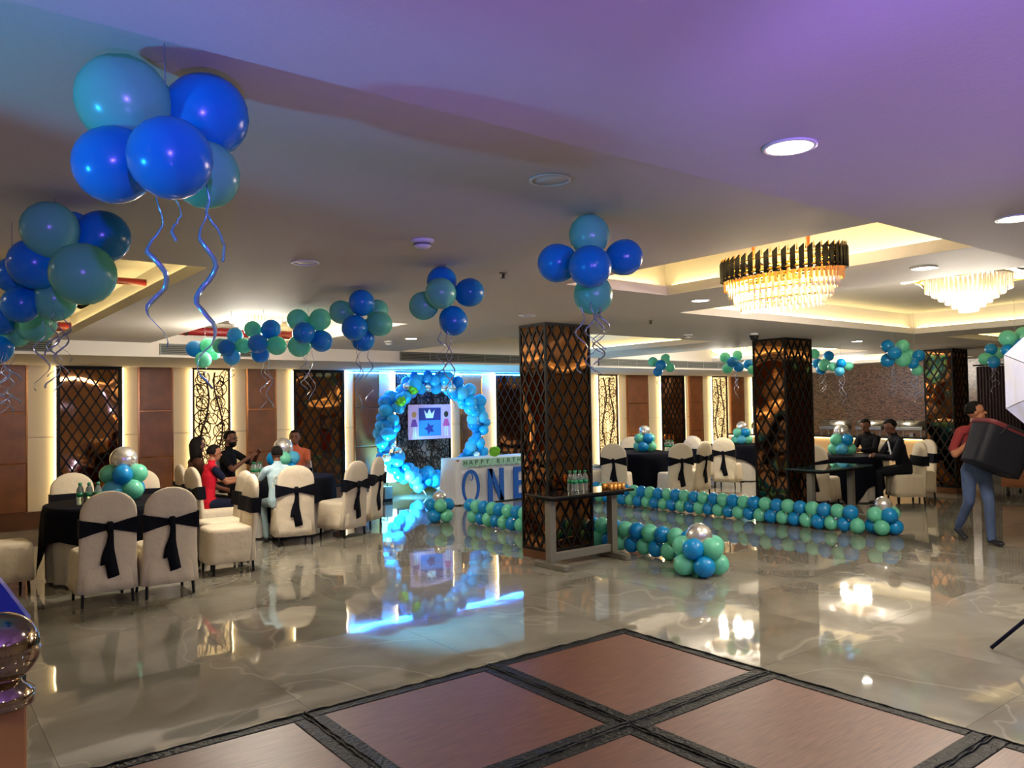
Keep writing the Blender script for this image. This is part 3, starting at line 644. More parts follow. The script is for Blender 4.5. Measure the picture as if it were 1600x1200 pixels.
# balloon arch
t = empty('balloon_arch', (8.12, 12.95, 0), 0, 'round blue balloon arch with silver balloons before the leaf panel', 'balloon arch')
tube('hoop', [(1.05 * math.cos(2 * math.pi * k / 48), 0, 1.2 + .95 * math.sin(2 * math.pi * k / 48)) for k in range(49)], .012, STEEL, t, 6)
for s in (-1, 1): tube('hoop_foot', [(s * .35, -.3, .015), (s * .35, 0, .25), (s * .35, .25, .015)], .014, STEEL, t, 6)
rg = random.Random(3)
for k in range(46):
    a = 2 * math.pi * k / 46; cx, cz = 1.05 * math.cos(a), 1.2 + .95 * math.sin(a)
    for q in range(3):
        b_ = 2 * math.pi * q / 3 + rg.uniform(0, 2); d = rg.uniform(.17, .28); rr = .12 + rg.uniform(-.03, .06)
        p = (cx + rr * math.cos(b_) * math.cos(a), -.03 + rr * math.sin(b_) * .9, max(d * .56, cz + rr * math.cos(b_) * math.sin(a)))
        u = rg.random(); c = 'V' if u < .14 else ('C' if u < .62 else ('B' if u < .85 else 'S'))
        balloon(t, p, d if c != 'V' else d * .75, c, (cx, 0, cz))
for a in (R(142), R(122)):
    bm = bmesh.new(); bmesh.ops.create_icosphere(bm, subdivisions=3, radius=.1); rp = random.Random(int(a * 100))
    for v in bm.verts: v.co *= rp.uniform(.75, 1.12)
    link('tissue_pompom', mesh('tissue_pompom', bm, GREENP), t, (1.05 * math.cos(a), -.2, 1.2 + .95 * math.sin(a)))
# ================================================================== FURNITURE
def se_ring(hx, hy, z, n=40, p=5.0, wave=0.0, wn=9, ph=0.0, cx=0.0, cy=0.0):
    """super-ellipse ring with optional fold wave"""
    out = []
    for k in range(n):
        a = 2 * math.pi * k / n; c, s = math.cos(a), math.sin(a)
        r = (abs(c) ** p + abs(s) ** p) ** (-1 / p); wv = 1 + wave * math.sin(wn * a + ph)
        out.append((cx + hx * r * c * wv, cy + hy * r * s * wv, z))
    return out
def chair_meshes():
    # cover: skirted seat and arched back in one cloth
    bm = bmesh.new()
    rings_bm(bm, [se_ring(.235 + f * .012, .235 + f * .012, z, 56, 6, w_, 11, z * 3) for z, f, w_ in ((.12, 1, .022), (.2, .8, .016), (.32, .4, .008), (.42, 0, .002), (.452, -.6, 0), (.466, -2.2, 0))])
    rings = []
    for z in (.12, .3, .5, .65, .78, .84, .88, .92, .95, .97, .982):
        hw = .225 + .03 * max(0, .6 - z) if z <= .78 else .225 * math.sqrt(max(.02, 1 - ((z - .78) / .205) ** 2.2))
        th = .036 if z < .9 else .036 * (1 - ((z - .9) / .082) ** 2 * .55)
        rings.append(se_ring(hw + (.012 if z < .3 else 0), th + (.012 if z < .3 else 0), z, 32, 3.5, .012 if z < .2 else 0, 7, 0, 0, -.215 - (z - .45) * .09))
    rings_bm(bm, rings)
    cover = mesh('cover', bm, COVER, True)
    # sash: band across the front of the back, two tapering wings behind
    bm = bmesh.new(); yb = lambda z: -.215 - (z - .45) * .09
    def wing(x0, z0a, z0b, x1, z1a, z1b, off):
        n = 6; rows = []
        for k in range(n + 1):
            f = k / n; x = x0 + (x1 - x0) * f; za = z0a + (z1a - z0a) * f; zb = z0b + (z1b - z0b) * f
            y = lambda z: yb(z) + off * (.043 + .004 * math.sin(f * 9))
            rows.append([(x, y(za), za), (x, y(zb), zb), (x, y(zb) + off * .006, zb), (x, y(za) + off * .006, za)])
        rings_bm(bm, rows)
    wing(-.232, .60, .755, -.02, .655, .705, -1); wing(.02, .655, .705, .232, .60, .755, -1)
    wing(-.232, .60, .755, .232, .60, .755, 1)
    for s in (-1, 1): bbox_bm(bm, s * .228 - .006, s * .228 + .006, yb(.68) - .045, yb(.68) + .045, .60, .755)
    sash = mesh('sash', bm, SASH)
    bm = bmesh.new(); rings_bm(bm, [se_ring(.03 * s, .022 * s, z, 12, 2.5, 0, 0, 0, 0, yb(z) - .056) for z, s in ((.635, .75), (.655, 1), (.70, 1.05), (.725, .7))])
    knot = mesh('sash_knot', bm, SASH, True)
    def tail(x, L, tw, k):
        bm = bmesh.new(); rows = []
        for i in range(9):
            f = i / 8; z = .66 - L * f; w_ = .016 + tw * min(1, f * 1.6); xx = x * f + .012 * math.sin(f * 5 + k); y = yb(z) - .052 - .006 * math.sin(f * 7 + k)
            rows.append([(xx - w_, y, z - .01 * f), (xx, y - .008, z), (xx + w_, y, z + .012 * f), (xx + w_, y + .005, z + .012 * f), (xx, y + .0, z), (xx - w_, y + .005, z - .01 * f)])
        rings_bm(bm, rows); return mesh('sash_tail', bm, SASH, True)
    tails = [tail(-.02, .30, .022, 0), tail(.03, .42, .03, 2)]
    bm = bmesh.new(); bbox_bm(bm, -.011, .011, -.011, .011, 0, .44, .003); leg = mesh('leg', bm, BLACKM)
    return cover, sash, knot, tails, leg
CH = chair_meshes()
def chair(x, y, ang, label, group):
    cover, sash, knot, tails, leg = CH
    t = empty('banquet_chair', (x, y, 0), R(ang - 90), label, 'chair', group)
    link('cover', cover, t); sh = link('sash', sash, t); link('sash_knot', knot, sh)
    for tl in tails: link('sash_tail', tl, sh)
    for sx in (-1, 1):
        for sy in (-1, 1): link('leg', leg, t, (sx * .2, sy * .2 - .01, 0), (sy * .06, -sx * .04, 0))
    return t
G1, G2, G3, G4, G5 = ('chairs around the front left table', 'chairs around the guests\' table', 'chairs around the table right of the big column', 'chairs by the farthest table', 'chairs by the men in suits')
CHAIRS = [(1.43, 7.80, 91, 'white covered chair with short navy sash tail, front left, back to camera', G1), (1.94, 7.77, 89, 'white covered chair with long navy sash tail, front left, back to camera', G1),
 (1.58, 9.97, -86, 'white covered chair behind the front left table, left of its balloons', G1), (2.2, 9.93, -104, 'white covered chair behind the front left table, right of its balloons', G1),
 (2.70, 8.36, 178, 'white covered chair seen side on, right of the two front chairs', G1), (2.82, 8.88, 182, 'white covered chair directly behind the side-on chair, its back alongside', G1), (.76, 8.80, 4, 'white covered chair cut by the left edge of the picture', G1),
 (3.88, 9.52, 78, 'white covered chair under the boy in the pale blue shirt', G2), (4.60, 9.62, 114, 'white covered chair with navy bow, right of the boy in pale blue', G2), (5.14, 10.12, 130, 'white covered chair nearest the balloon arch, navy band', G2),
 (3.1, 10.62, 0, 'white covered chair of the dark clothed guest, far left of the group', G2), (3.08, 10.06, 6, 'white covered chair under the boy in red', G2), (3.86, 11.72, -52, 'white covered chair under the bearded man in black', G2), (4.78, 11.6, -120, 'white covered chair of the guest in orange behind the balloons', G2),
 (10.0, 9.92, 32, 'violet tinted white chair just right of the big column, navy bow', G3), (10.22, 10.8, -10, 'white chair half hidden at the right edge of the big column', G3), (10.62, 9.15, 68, 'white chair with hanging navy sash, left of the pair before the round table', G3), (11.3, 9.3, 96, 'white chair with hanging navy sash, right of the pair before the round table', G3),
 (10.95, 11.55, -82, 'white chair behind the round table, left of its silver globe', G3), (12.3, 10.35, 178, 'white chair on the right side of the round table right of the big column', G3), (11.9, 11.35, -130, 'white chair behind the round table, on the far right', G3),
 (12.9, 9.75, 20, 'white chair with draped seat turned to the farthest table', G4), (13.35, 10.75, 0, 'white chair on the left of the farthest table', G4),
 (11.55, 6.95, 8, 'white chair showing behind the glass table at the second column', G5), (12.78, 6.22, 140, 'white chair under the man in the dark suit', G5), (13.5, 6.4, 150, 'white chair standing right of the suited man, near the third column', G5), (13.45, 7.15, 178, 'white chair under the second man in dark clothes', G5)]
for c in CHAIRS: chair(*c)

def round_table(x, y, rad, label, clabel, rot=0.0, half=.98):
    t = empty('banquet_table', (x, y, 0), 0, label, 'table', 'round banquet tables')
    link('table_top', lathe('table_top', [(.001, .715), (rad - .02, .715), (rad - .02, .74), (.001, .74)], WOODC, 36), t)
    link('pedestal', lathe('pedestal', [(.28, 0), (.28, .03), (.05, .06), (.04, .7), (.15, .714), (.001, .714)], BLACKM, 20), t)
    bm = bmesh.new(); rings_bm(bm, [se_ring(r, r, z, 96, 2, w_, 22, 0) for r, z, w_ in ((rad * .95, .02, .03), (rad * .965, .3, .02), (rad * .98, .6, .01), (rad * .985, .708, 0))], False, False); link('underskirt', mesh('underskirt', bm, SKIRT, True), t)
    bm = bmesh.new(); n = 96; rows = []
    def drop(a):
        c, s = abs(math.cos(a)), abs(math.sin(a)); return half / max(c, s) - rad
    for f in (0, .12, .3, .55, .8, 1.0):
        ring = []
        for k in range(n):
            a = 2 * math.pi * k / n; D = drop(a) * f; wv = 1 + .035 * f * math.sin(a * 14) + .02 * f
            r = (rad + .012 + .01 * min(1, f * 6)) * wv if f else rad + .002
            ring.append((r * math.cos(a), r * math.sin(a), .748 - D - (0 if f == 0 else .006)))
        rows.append(ring)
    vv = [[(p[0] * .4, p[1] * .4, .75) for p in rows[0]], [(p[0] * .97, p[1] * .97, .75) for p in rows[0]]] + rows
    rings_bm(bm, vv, True, False)
    o = link('tablecloth', mesh('tablecloth', bm, NAVY, True), None, (x, y, 0), (0, 0, rot)); tag(o, clabel, 'tablecloth', 'navy tablecloths')
round_table(1.8, 8.95, .68, 'round table front left with pale skirt under navy cloth', 'navy cloth on the front left round table', R(35)); round_table(4.15, 10.5, .68, 'round table where the guests sit', 'navy cloth on the guests\' round table', R(20))
round_table(11.2, 10.4, .74, 'round table right of the big column', 'navy cloth on the round table right of the big column', R(10), 1.25); round_table(14.5, 10.6, .72, 'farthest round table left of the second column', 'navy cloth on the farthest round table', R(25)); round_table(12.5, 7.2, .66, 'round table of the men in suits', 'navy cloth on the suited men\'s table', R(0), 1.1)
def centrepiece(x, y, label, cols, d=.15, g=.21, z0=.752):
    t = empty('balloon_centrepiece', (x, y, z0), 0, label, 'balloons', 'balloon centrepieces with a silver globe')
    for tier in range(2):
        for k in range(4):
            a = math.pi / 2 * k + tier * .785 + .5; z = d * .53 + tier * d * .8; balloon(t, (d * .66 * math.cos(a), d * .66 * math.sin(a), z), d * (1.05 - .05 * tier), cols[(k + tier * 2) % len(cols)], (0, 0, z))
    balloon(t, (0, 0, d * 1.42 + g * .5), g, 'V', (0, 0, 0))
centrepiece(1.86, 9.05, 'balloon centrepiece with silver globe on the front left table', 'BMSM', .2, .27); centrepiece(4.12, 10.4, 'balloon centrepiece with silver globe on the guests\' table', 'MSMB', .19, .26)
centrepiece(11.25, 10.4, 'balloon centrepiece with silver globe right of the big column', 'BM', .19, .23); centrepiece(14.55, 10.6, 'balloon centrepiece with silver globe on the farthest table', 'BMSM', .19, .23); centrepiece(12.55, 7.15, 'balloon centrepiece with silver globe before the suited men', 'BMSM', .19, .25)

# bottles
BOT = lathe('bottle_body', [(.001, 0), (.03, 0), (.032, .01), (.03, .06), (.032, .075), (.032, .13), (.024, .165), (.012, .185), (.012, .195), (.001, .195)], CLEARB, 14); CAP = lathe('cap', [(.001, .192), (.015, .192), (.015, .212), (.001, .213)], GREENC, 12); BLB = lathe('bottle_label', [(.0325, .08), (.0332, .08), (.0332, .118), (.0325, .118)], GREENC, 14, True, True)
def bottle(x, y, z, label, group):
    t = empty('water_bottle', (x, y, z), 0, label, 'bottle', group); link('bottle_body', BOT, t); link('cap', CAP, t); link('bottle_label', BLB, t)
for k in range(6): bottle(1.42 + (k % 3) * .075 + .02 * (k // 3), 8.85 - .03 * (k % 3) + .09 * (k // 3), .752, 'water bottle with green cap on the front left table', 'bottles on the front left table')
for k in range(4): bottle(3.78 + (k % 2) * .08, 10.62 - .09 * (k // 2), .752, 'water bottle standing left of the balloons on the guests\' table', 'bottles on the guests\' table')
for k in range(4): bottle(11.62 + (k % 2) * .08, 10.2 - .09 * (k // 2), .752, 'water bottle on the table right of the big column', 'bottles right of the big column')

# steel console tables in front of two columns
def console(x0, x1, y0, y1, top, label):
    t = empty('console_table', ((x0 + x1) / 2, (y0 + y1) / 2, 0), 0, label, 'table'); hx, hy = (x1 - x0) / 2, (y1 - y0) / 2
    solid('table_top', -hx, hx, -hy, hy, .725, .75, top, t, .006); solid('top_rail', -hx + .08, hx - .08, -hy + .08, hy - .08, .69, .724, BLACKM, t)
    for s in (-1, 1):
        x = s * (hx - .13); lg = solid('leg', x - .04, x + .04, -.05, .03, .06, .69, GREYP, t, .004); solid('leg_channel', x + .041, x + .048, -.03, .01, .08, .68, BLACKM, lg)
        solid('foot', x - .035, x + .035, -hy - .02, hy - .0, 0, .06, GREYP, t, .008)
    solid('stretcher', -hx + .17, hx - .17, -.03, .02, .07, .15, GREYP, t, .004)
console(5.12, 6.26, 5.95, 6.41, GRANITE, 'steel console table with dark top standing before the big column'); console(9.56, 10.84, 5.72, 6.26, GLASST, 'console table with glossy glass top before the second column')
for k in range(5): bottle(5.62 + (k % 3) * .075, 6.2 + .07 * (k // 3), .751, 'water bottle on the steel console table', 'bottles on the console table')
CUP = lathe('cup_bowl', [(.001, 0), (.022, 0), (.024, .004), (.028, .06), (.025, .06), (.021, .008), (.001, .008)], CUPG, 14); CUPC = lathe('cup_content', [(.001, .045), (.0255, .045), (.0255, .05), (.001, .051)], mat('amber_tea', (180, 110, 50), .2), 12)
for k in range(8):
    t = empty('glass_cup', (6.0 + (k % 4) * .06, 6.05 + .1 * (k // 4), .751), 0, 'small golden cup at the right end of the console table', 'cup', 'golden cups on the console table'); link('cup_bowl', CUP, t); link('cup_content', CUPC, t)

# cake table with letters and banner
t = empty('cake_table', (8.4, 11.41, 0), 0, 'cake table under a white pleated cloth before the balloon arch', 'table'); hx, hy = .95, .26
solid('table_top', -hx, hx, -hy, hy, .74, .765, WOODC, t)
for sx in (-1, 1):
    for sy in (-1, 1): solid('leg', sx * .87 - .02, sx * .87 + .02, sy * .2 - .02, sy * .2 + .02, 0, .74, BLACKM, t)
bm = bmesh.new(); rings_bm(bm, [se_ring(hx + e, hy + e, z, 160, 14, w_, 46, 0) for z, e, w_ in ((.02, .05, .012), (.3, .035, .008), (.6, .02, .003), (.76, .012, 0), (.775, .002, 0))], False, True)
o = link('tablecloth', mesh('tablecloth', bm, WHITEC, True), None, (8.4, 11.41, 0)); tag(o, 'white pleated cloth covering the cake table', 'tablecloth')
YC = 11.41 - hy - .065
def flat_letter(name, polys, x, z, h, mt, label, depth=.03, group=None):
    bm = bmesh.new()
    for P in polys: rings_bm(bm, [[(px * h, yy, pz * h) for px, pz in P] for yy in (0, -depth)])
    o = link(name, mesh(name, bm, mt), None, (x, YC - .01, z)); tag(o, label, 'letter', group or 'big blue letters on the cake table'); return o
# O drawn as an open arch with a curl of hair
pts_o = [(.32 * math.cos(a), .5 + .42 * math.sin(a)) for a in [R(-75 - 0) + 0, ]]
bm = bmesh.new(); n = 40; rows = []
for k in range(n + 1):
    a = R(-62) + R(304) * k / n; w_ = .035 + .018 * math.sin(math.pi * k / n); cx, cz = .155 * math.cos(a), .27 * math.sin(a); nx, nz = math.cos(a), math.sin(a)
    rows.append([(cx - nx * w_ * .5, 0, cz - nz * w_ * .5), (cx + nx * w_ * .5, 0, cz + nz * w_ * .5), (cx + nx * w_ * .5, -.03, cz + nz * w_ * .5), (cx - nx * w_ * .5, -.03, cz - nz * w_ * .5)])
rings_bm(bm, rows); o = link('letter_o', mesh('letter_o', bm, LETB), None, (7.66, YC - .01, .30)); tag(o, 'blue letter O with a hair curl on the cake table front', 'letter', 'big blue letters on the cake table')
tube('hair_curl', [(.0, -.016, .25), (.035, -.016, .2), (.04, -.016, .15), (.02, -.016, .115), (-.005, -.016, .125), (-.008, -.016, .15)], [.014, .013, .011, .009, .007, .004], LETB, o, 8)
Hh = .56
Npoly = [[(0, 0), (.16, 0), (.16, 1), (0, 1)], [(.44, 0), (.6, 0), (.6, 1), (.44, 1)], [(0, 1), (.16, 1), (.6, 0), (.44, 0)]]
flat_letter('letter_n', Npoly, 8.02, .03, Hh, LETB, 'blue letter N on the cake table front')
Epoly = [[(0, 0), (.17, 0), (.17, 1), (0, 1)], [(.17, 0), (.5, 0), (.5, .16), (.17, .16)], [(.17, .42), (.44, .42), (.44, .57), (.17, .57)], [(.17, .84), (.5, .84), (.5, 1), (.17, 1)]]
flat_letter('letter_e', Epoly, 8.58, .03, Hh, LETB, 'blue letter E on the cake table front, cut by the column')
bn = empty('birthday_banner', (7.5, YC - .02, .77), 0, 'mint banner reading HAPPY BIRTHDAY along the cake table edge', 'banner')
txt = 'HAPPY BIRTHDAY'; step = .115
for k, ch in enumerate(txt):
    x = k * step
    bm = bmesh.new(); rings_bm(bm, [[(x, yy, 0), (x + step - .006, yy, 0), (x + step - .006, yy, -.105), (x + step / 2, yy, -.135), (x, yy, -.105)] for yy in (0, -.003)]); link('banner_flag', mesh('banner_flag', bm, MINTF), bn)
    if ch != ' ':
        cu = bpy.data.curves.new('glyph', 'FONT'); cu.body = ch; cu.size = .115; cu.align_x = 'CENTER'; cu.extrude = .001
        ob = bpy.data.objects.new('glyph', cu); col.objects.link(ob); bpy.context.view_layer.update()
        me = bpy.data.meshes.new_from_object(ob.evaluated_get(bpy.context.evaluated_depsgraph_get())); bpy.data.objects.remove(ob); me.materials.clear()
        o = link('banner_letter', me, bn, (x + step / 2 - .003, -.006, -.092), (R(90), 0, 0), None, DARKL)
tube('banner_string', [(-.03, 0, .0), (len(txt) * step + .03, 0, .0)], .002, WHITEP, bn, 4)
bm = bmesh.new(); bmesh.ops.create_icosphere(bm, subdivisions=3, radius=.1); rp = random.Random(9)
for v in bm.verts: v.co *= rp.uniform(.8, 1.1)
o = link('tissue_pompom', mesh('tissue_pompom', bm, GREENP), None, (8.35, 11.3, .86)); tag(o, 'green tissue pompom on top of the cake table', 'pompom')

# poster hanging in the arch: generic pink and blue party print
t = empty('party_poster', (8.06, 12.98, 1.06), 0, 'pink and blue party poster hanging inside the balloon arch', 'poster')
solid('board', -.48, .48, -.01, .01, 0, .66, PINKP, t)
def flat(name, P, mt, d=.012): 
    bm = bmesh.new(); rings_bm(bm, [[(x, yy, z) for x, z in P] for yy in (-.0105, -d)]); link(name, mesh(name, bm, mt), t)
flat('print_sky', [(-.26, .06), (.24, .06), (.24, .60), (-.26, .60)], PRB); flat('print_night', [(-.25, .36), (.23, .36), (.23, .59), (-.25, .59)], PRD, .013)
flat('print_crown', [(-.10, .40), (.06, .40), (.10, .56), (.03, .48), (-.02, .58), (-.07, .48), (-.14, .56)], PRW, .014)
flat('print_star', [(-.02 + .12 * math.cos(k * math.pi / 5) * (1 if k % 2 else .5), .2 + .12 * math.sin(k * math.pi / 5) * (1 if k % 2 else .5)) for k in range(10)], PRD, .014)
for s, m_, nm in ((-1, PRV, 'print_dancer'), (1, PRM, 'print_dancer')):
    x = s * .36; flat(nm, [(x - .08, .24), (x + .08, .24), (x + .035, .38), (x - .035, .38)], m_, .014); flat(nm, [(x + .05 * math.cos(a * .628), .47 + .06 * math.sin(a * .628)) for a in range(10)], DARKL if s > 0 else POSTW, .014)
    for q in (-.03, .03): flat('print_leg', [(x + q - .012, .05), (x + q + .012, .05), (x + q * .6 + .012, .24), (x + q * .6 - .012, .24)], PRW, .014)
for s in (-1, 1): tube('hanging_cord', [(s * .45, 0, .66), (s * .42, 0, .98)], .003, WHITEP, t, 4)
# LED flood box on the floor left of the arch
t = empty('flood_light', (6.85, 12.62, 0), R(100), 'bright silver flood light box on the floor left of the arch', 'light')
solid('housing', -.14, .14, -.09, .09, .05, .27, STEEL, t, .01); solid('lens', -.11, .11, -.1, -.091, .08, .24, mat('flood_lens', (200, 240, 255), .3, emit=((120, 215, 255), 6.0)), t)
for s in (-1, 1): solid('foot', s * .1 - .015, s * .1 + .015, -.1, .1, 0, .05, BLACKM, t)
tube('handle', [(-.1, 0, .27), (-.1, 0, .33), (.1, 0, .33), (.1, 0, .27)], .008, BLACKM, t)
lamp('flood_lamp', 'SPOT', (0, -.16, .2), 280, (.12, .62, 1), t, .08, aim((0, -1, .75)), R(150), .5)

# buffet counter along the end wall
t = empty('buffet_counter', (16.6, 8.6, 0), 0, 'long buffet counter with glowing front before the mosaic wall', 'counter')
solid('body', -.38, .4, -1.1, 3.6, 0, .84, COUNT, t); solid('counter_top', -.42, .42, -1.12, 3.62, .86, .9, BLACKT, t, .005); solid('light_strip', -.41, -.395, -1.08, 3.58, .842, .856, mat('counter_led', (255, 235, 190), .5, emit=((255, 225, 160), 5)), t)
def chafing(y, label, kind=0):
    t = empty('chafing_dish', (16.6, y, .90), 0, label, 'serving dish', 'serving dishes on the buffet')
    for sx in (-1, 1):
        for sy in (-1, 1): solid('leg', sx * .15 - .01, sx * .15 + .01, sy * .25 - .01, sy * .25 + .01, 0, .14, STEEL, t)
    solid('water_pan', -.18, .18, -.29, .29, .12, .2, STEEL, t, .01)
    bm = bmesh.new(); rings_bm(bm, [[(.175 * math.cos(a) * .98, y_, .2 + .13 * math.sin(a)) for a in [math.pi * k / 12 for k in range(13)]] for y_ in (-.28, .28)]); ld = link('lid', mesh('lid', bm, STEEL if kind == 0 else BLACKT, True), t); tube('lid_handle', [(-.1, -.1, .31), (-.13, -.1, .34), (-.13, .1, .34), (-.1, .1, .31)], .008, BLACKM, ld)
    solid('burner', -.04, .04, -.04, .04, 0, .06, STEEL, t)
for y, lb, k in ((11.4, 'chafing dish at the left end of the buffet', 0), (10.55, 'black lidded dish on the buffet, left of the silver globe', 1), (9.6, 'chafing dish behind the silver globe on the buffet', 0), (8.75, 'chafing dish behind the suited men', 0), (7.9, 'chafing dish at right end of the buffet by the column', 0)): chafing(y, lb, k)
# dark striped curtain on the end wall
t = empty('striped_curtain', (18.9, 7.1, 0), 0, 'dark brown curtain of vertical folds beside the third column', 'curtain')
bm = bmesh.new(); rows = []
for z in (0.01, 2.30, 2.36): rows.append([(-.04 - .03 * math.sin(k * 1.05), -.42 + .84 * k / 80, z) for k in range(81)] + [(.05, .42 - .84 * k / 80, z) for k in range(81)])
rings_bm(bm, rows); link('folds', mesh('folds', bm, CURT, True), t); tube('curtain_rod', [(-.02, -.5, 2.39), (-.02, .5, 2.39)], .015, BLACKM, t)
# service cart
t = empty('service_cart', (15.05, 5.0, 0), 0, 'wooden service cart on casters at the right edge', 'cart')
solid('cabinet', -.32, .32, -.55, .55, .16, .84, WOODC, t, .008); solid('cart_top', -.35, .35, -.58, .58, .84, .87, STEEL, t, .006)
for k in range(2): solid('door', -.335, -.321, -.53 + k * .54, -.01 + k * .54, .2, .81, WOODC, t, .004)
for sx in (-1, 1):
    for sy in (-1, 1):
        cs = solid('caster_fork', sx * .26 - .015, sx * .26 + .015, sy * .47 - .02, sy * .47 + .02, .07, .16, STEEL, t); link('wheel', lathe('wheel', [(.001, -.016), (.045, -.016), (.05, -.01), (.05, .01), (.045, .016), (.001, .016)], BLACKT, 18), t, (sx * .26, sy * .47, .05), (R(90), 0, 0))
# photo umbrella on a stand at the right edge
UC = Vector((6.08, 1.82, 1.76))
t = empty('photo_umbrella', (UC.x, UC.y, 0), R(120), 'white photo umbrella on a black tripod stand at the right edge', 'umbrella light')
bm = bmesh.new(); n = 8; rows = []
for f in (.02, .3, .6, .85, 1.0):
    rows.append([(f * .46 * math.cos(2 * math.pi * (k + .5) / n), .22 * f * f - .1, 1.76 + f * .46 * math.sin(2 * math.pi * (k + .5) / n)) for k in range(n)])
rings_bm(bm, rows, True, False); bmesh.ops.solidify(bm, geom=bm.faces[:], thickness=.003); cn = link('canopy', mesh('canopy', bm, UMBR), t)
for k in range(n):
    a = 2 * math.pi * (k + .5) / n; tube('rib', [(f * .455 * math.cos(a), .22 * f * f - .092, 1.76 + f * .455 * math.sin(a)) for f in (.02, .5, 1)], .003, STEEL, cn, 5)
tube('shaft', [(0, -.1, 1.76), (0, .45, 1.76)], .005, STEEL, t, 6); tube('stand_pole', [(0, .3, .3), (0, .3, 1.8)], .013, BLACKM, t, 8); solid('lamp_head', -.05, .05, .36, .52, 1.78, 1.9, BLACKM, t, .01)
for k in range(3):
    a = R(-135 + 120 * k); tube('leg', [(.02 * math.cos(a), .3 + .02 * math.sin(a), .62), (.58 * math.cos(a), .3 + .58 * math.sin(a), .015)], .012, T_NAVY, t, 8); tube('brace', [(.0, .3, .3), (.26 * math.cos(a), .3 + .26 * math.sin(a), .3)], .006, BLACKM, t, 6)
# newel post with polished ball, lower left, and the dark cloth beyond it, blue light coloured onto one fold
t = empty('newel_post', (.165, 1.92, 0), 0, 'wooden post topped by a polished metal ball, lower left corner', 'post')
solid('post', -.042, .042, -.042, .042, 0, 1.07, POSTW, t, .006); link('collar', lathe('collar', [(.05, 1.06), (.06, 1.065), (.06, 1.09), (.04, 1.105), (.03, 1.12), (.001, 1.12)], BRASS), t)
link('ball', lathe('ball', [(.001, 1.105)] + [(.072 * math.sin(math.pi * k / 16), 1.177 - .072 * math.cos(math.pi * k / 16)) for k in range(1, 16)] + [(.001, 1.249)], BRASS, 32), t)
solid('base_block', -.07, .07, -.07, .07, 0, .1, POSTW, t, .006)
SATIN_LIT = mat('satin_blue_light', (40, 60, 200), .3, bump=(10, .5)); BAGG = mat('dark_satin', (50, 56, 60), .35, bump=(9, .6))  # blue light on the dark cloth painted as a second colour
t = empty('draped_cloth', (.30, 2.74, 0), 0, 'dark satin cloth with a fold coloured as lit blue, behind the metal ball', 'cloth')
bm = bmesh.new(); rings_bm(bm, [[(-.4, -.06, z0), (-.01 + sx, -.08, z0), (.0 + sx, .06, z0), (-.4, .08, z0)] for z0, sx in ((.0, .0), (.6, .0), (1.02, .0), (1.09, -.02), (1.17, -.06), (1.24, -.10), (1.28, -.18))]); link('satin_drape', mesh('satin_drape', bm, BAGG), t)
bm = bmesh.new(); rings_bm(bm, [[(-.05 + sx * 1.5, -.085, z0), (-.005 + sx, -.09, z0), (.004 + sx, -.02, z0), (-.04 + sx, .0, z0)] for z0, sx in ((1.0, -.004), (1.06, .004), (1.10, -.02), (1.16, -.055), (1.20, -.08))]); link('blue_lit_fold', mesh('blue_lit_fold', bm, SATIN_LIT), t)
# stage lights behind and left of the camera (out of view): violet and blue cans on stands, two low ones added as ceiling wash
def stage_stand(x, y, z, target, color, power, label, size, blend=.6):
    t = empty('stage_light_stand', (x, y, 0), 0, label, 'spotlight', 'coloured stage lights on stands')
    tube('pole', [(0, 0, .02), (0, 0, z - .12)], .02, BLACKM, t)
    for k in range(3):
        a = 2 * math.pi * k / 3; tube('leg', [(0, 0, .5), (.4 * math.cos(a), .4 * math.sin(a), .015)], .012, BLACKM, t)
    d = (Vector(target) - Vector((x, y, z))).normalized(); q = d.to_track_quat('Z', 'Y')
    link('can', lathe('can', [(.001, -.16), (.07, -.15), (.09, -.02), (.1, .06), (.092, .06), (.08, -.01), (.001, -.01)], BLACKM), t, (0, 0, z), q)
    lamp('stage_lamp', 'SPOT', Vector((0, 0, z)) + d * .07, power, color, t, .05, d.to_track_quat('-Z', 'Y'), size, blend)
stage_stand(-.6, -2.2, 2.08, (.7, 1.6, 3.25), (.26, .13, 1), P_VIOLET, 'violet stage light on a stand behind the camera', R(52), 1.0)
stage_stand(.8, -2.4, 2.08, (2.9, 1.4, 3.25), (.34, .19, 1), P_VIOLET * .8, 'violet stage light on a stand, right of the other one', R(52), 1.0)
stage_stand(-.3, -1.1, .62, (.45, .35, 2.47), (.26, .13, 1), P_VIOLET * .36, 'added low violet light washing the ceiling from behind the camera', R(50), .5)  # low uplights added to wash the near ceiling violet
stage_stand(1.5, -1.2, .62, (2.2, .25, 2.47), (.32, .17, 1), P_VIOLET * .3, 'added low violet light washing the ceiling, right behind the camera', R(50), .5)
stage_stand(-1.5, 1.9, 1.6, (.42, 2.12, 2.36), (.02, .42, 1), P_STBLUE, 'blue stage light on a stand left of the camera', R(44))
stage_stand(5.6, -1.2, 1.9, (5.2, 1.2, .2), (.25, .35, 1), P_FLOORB, 'blue stage light on a stand right behind the camera', R(100))

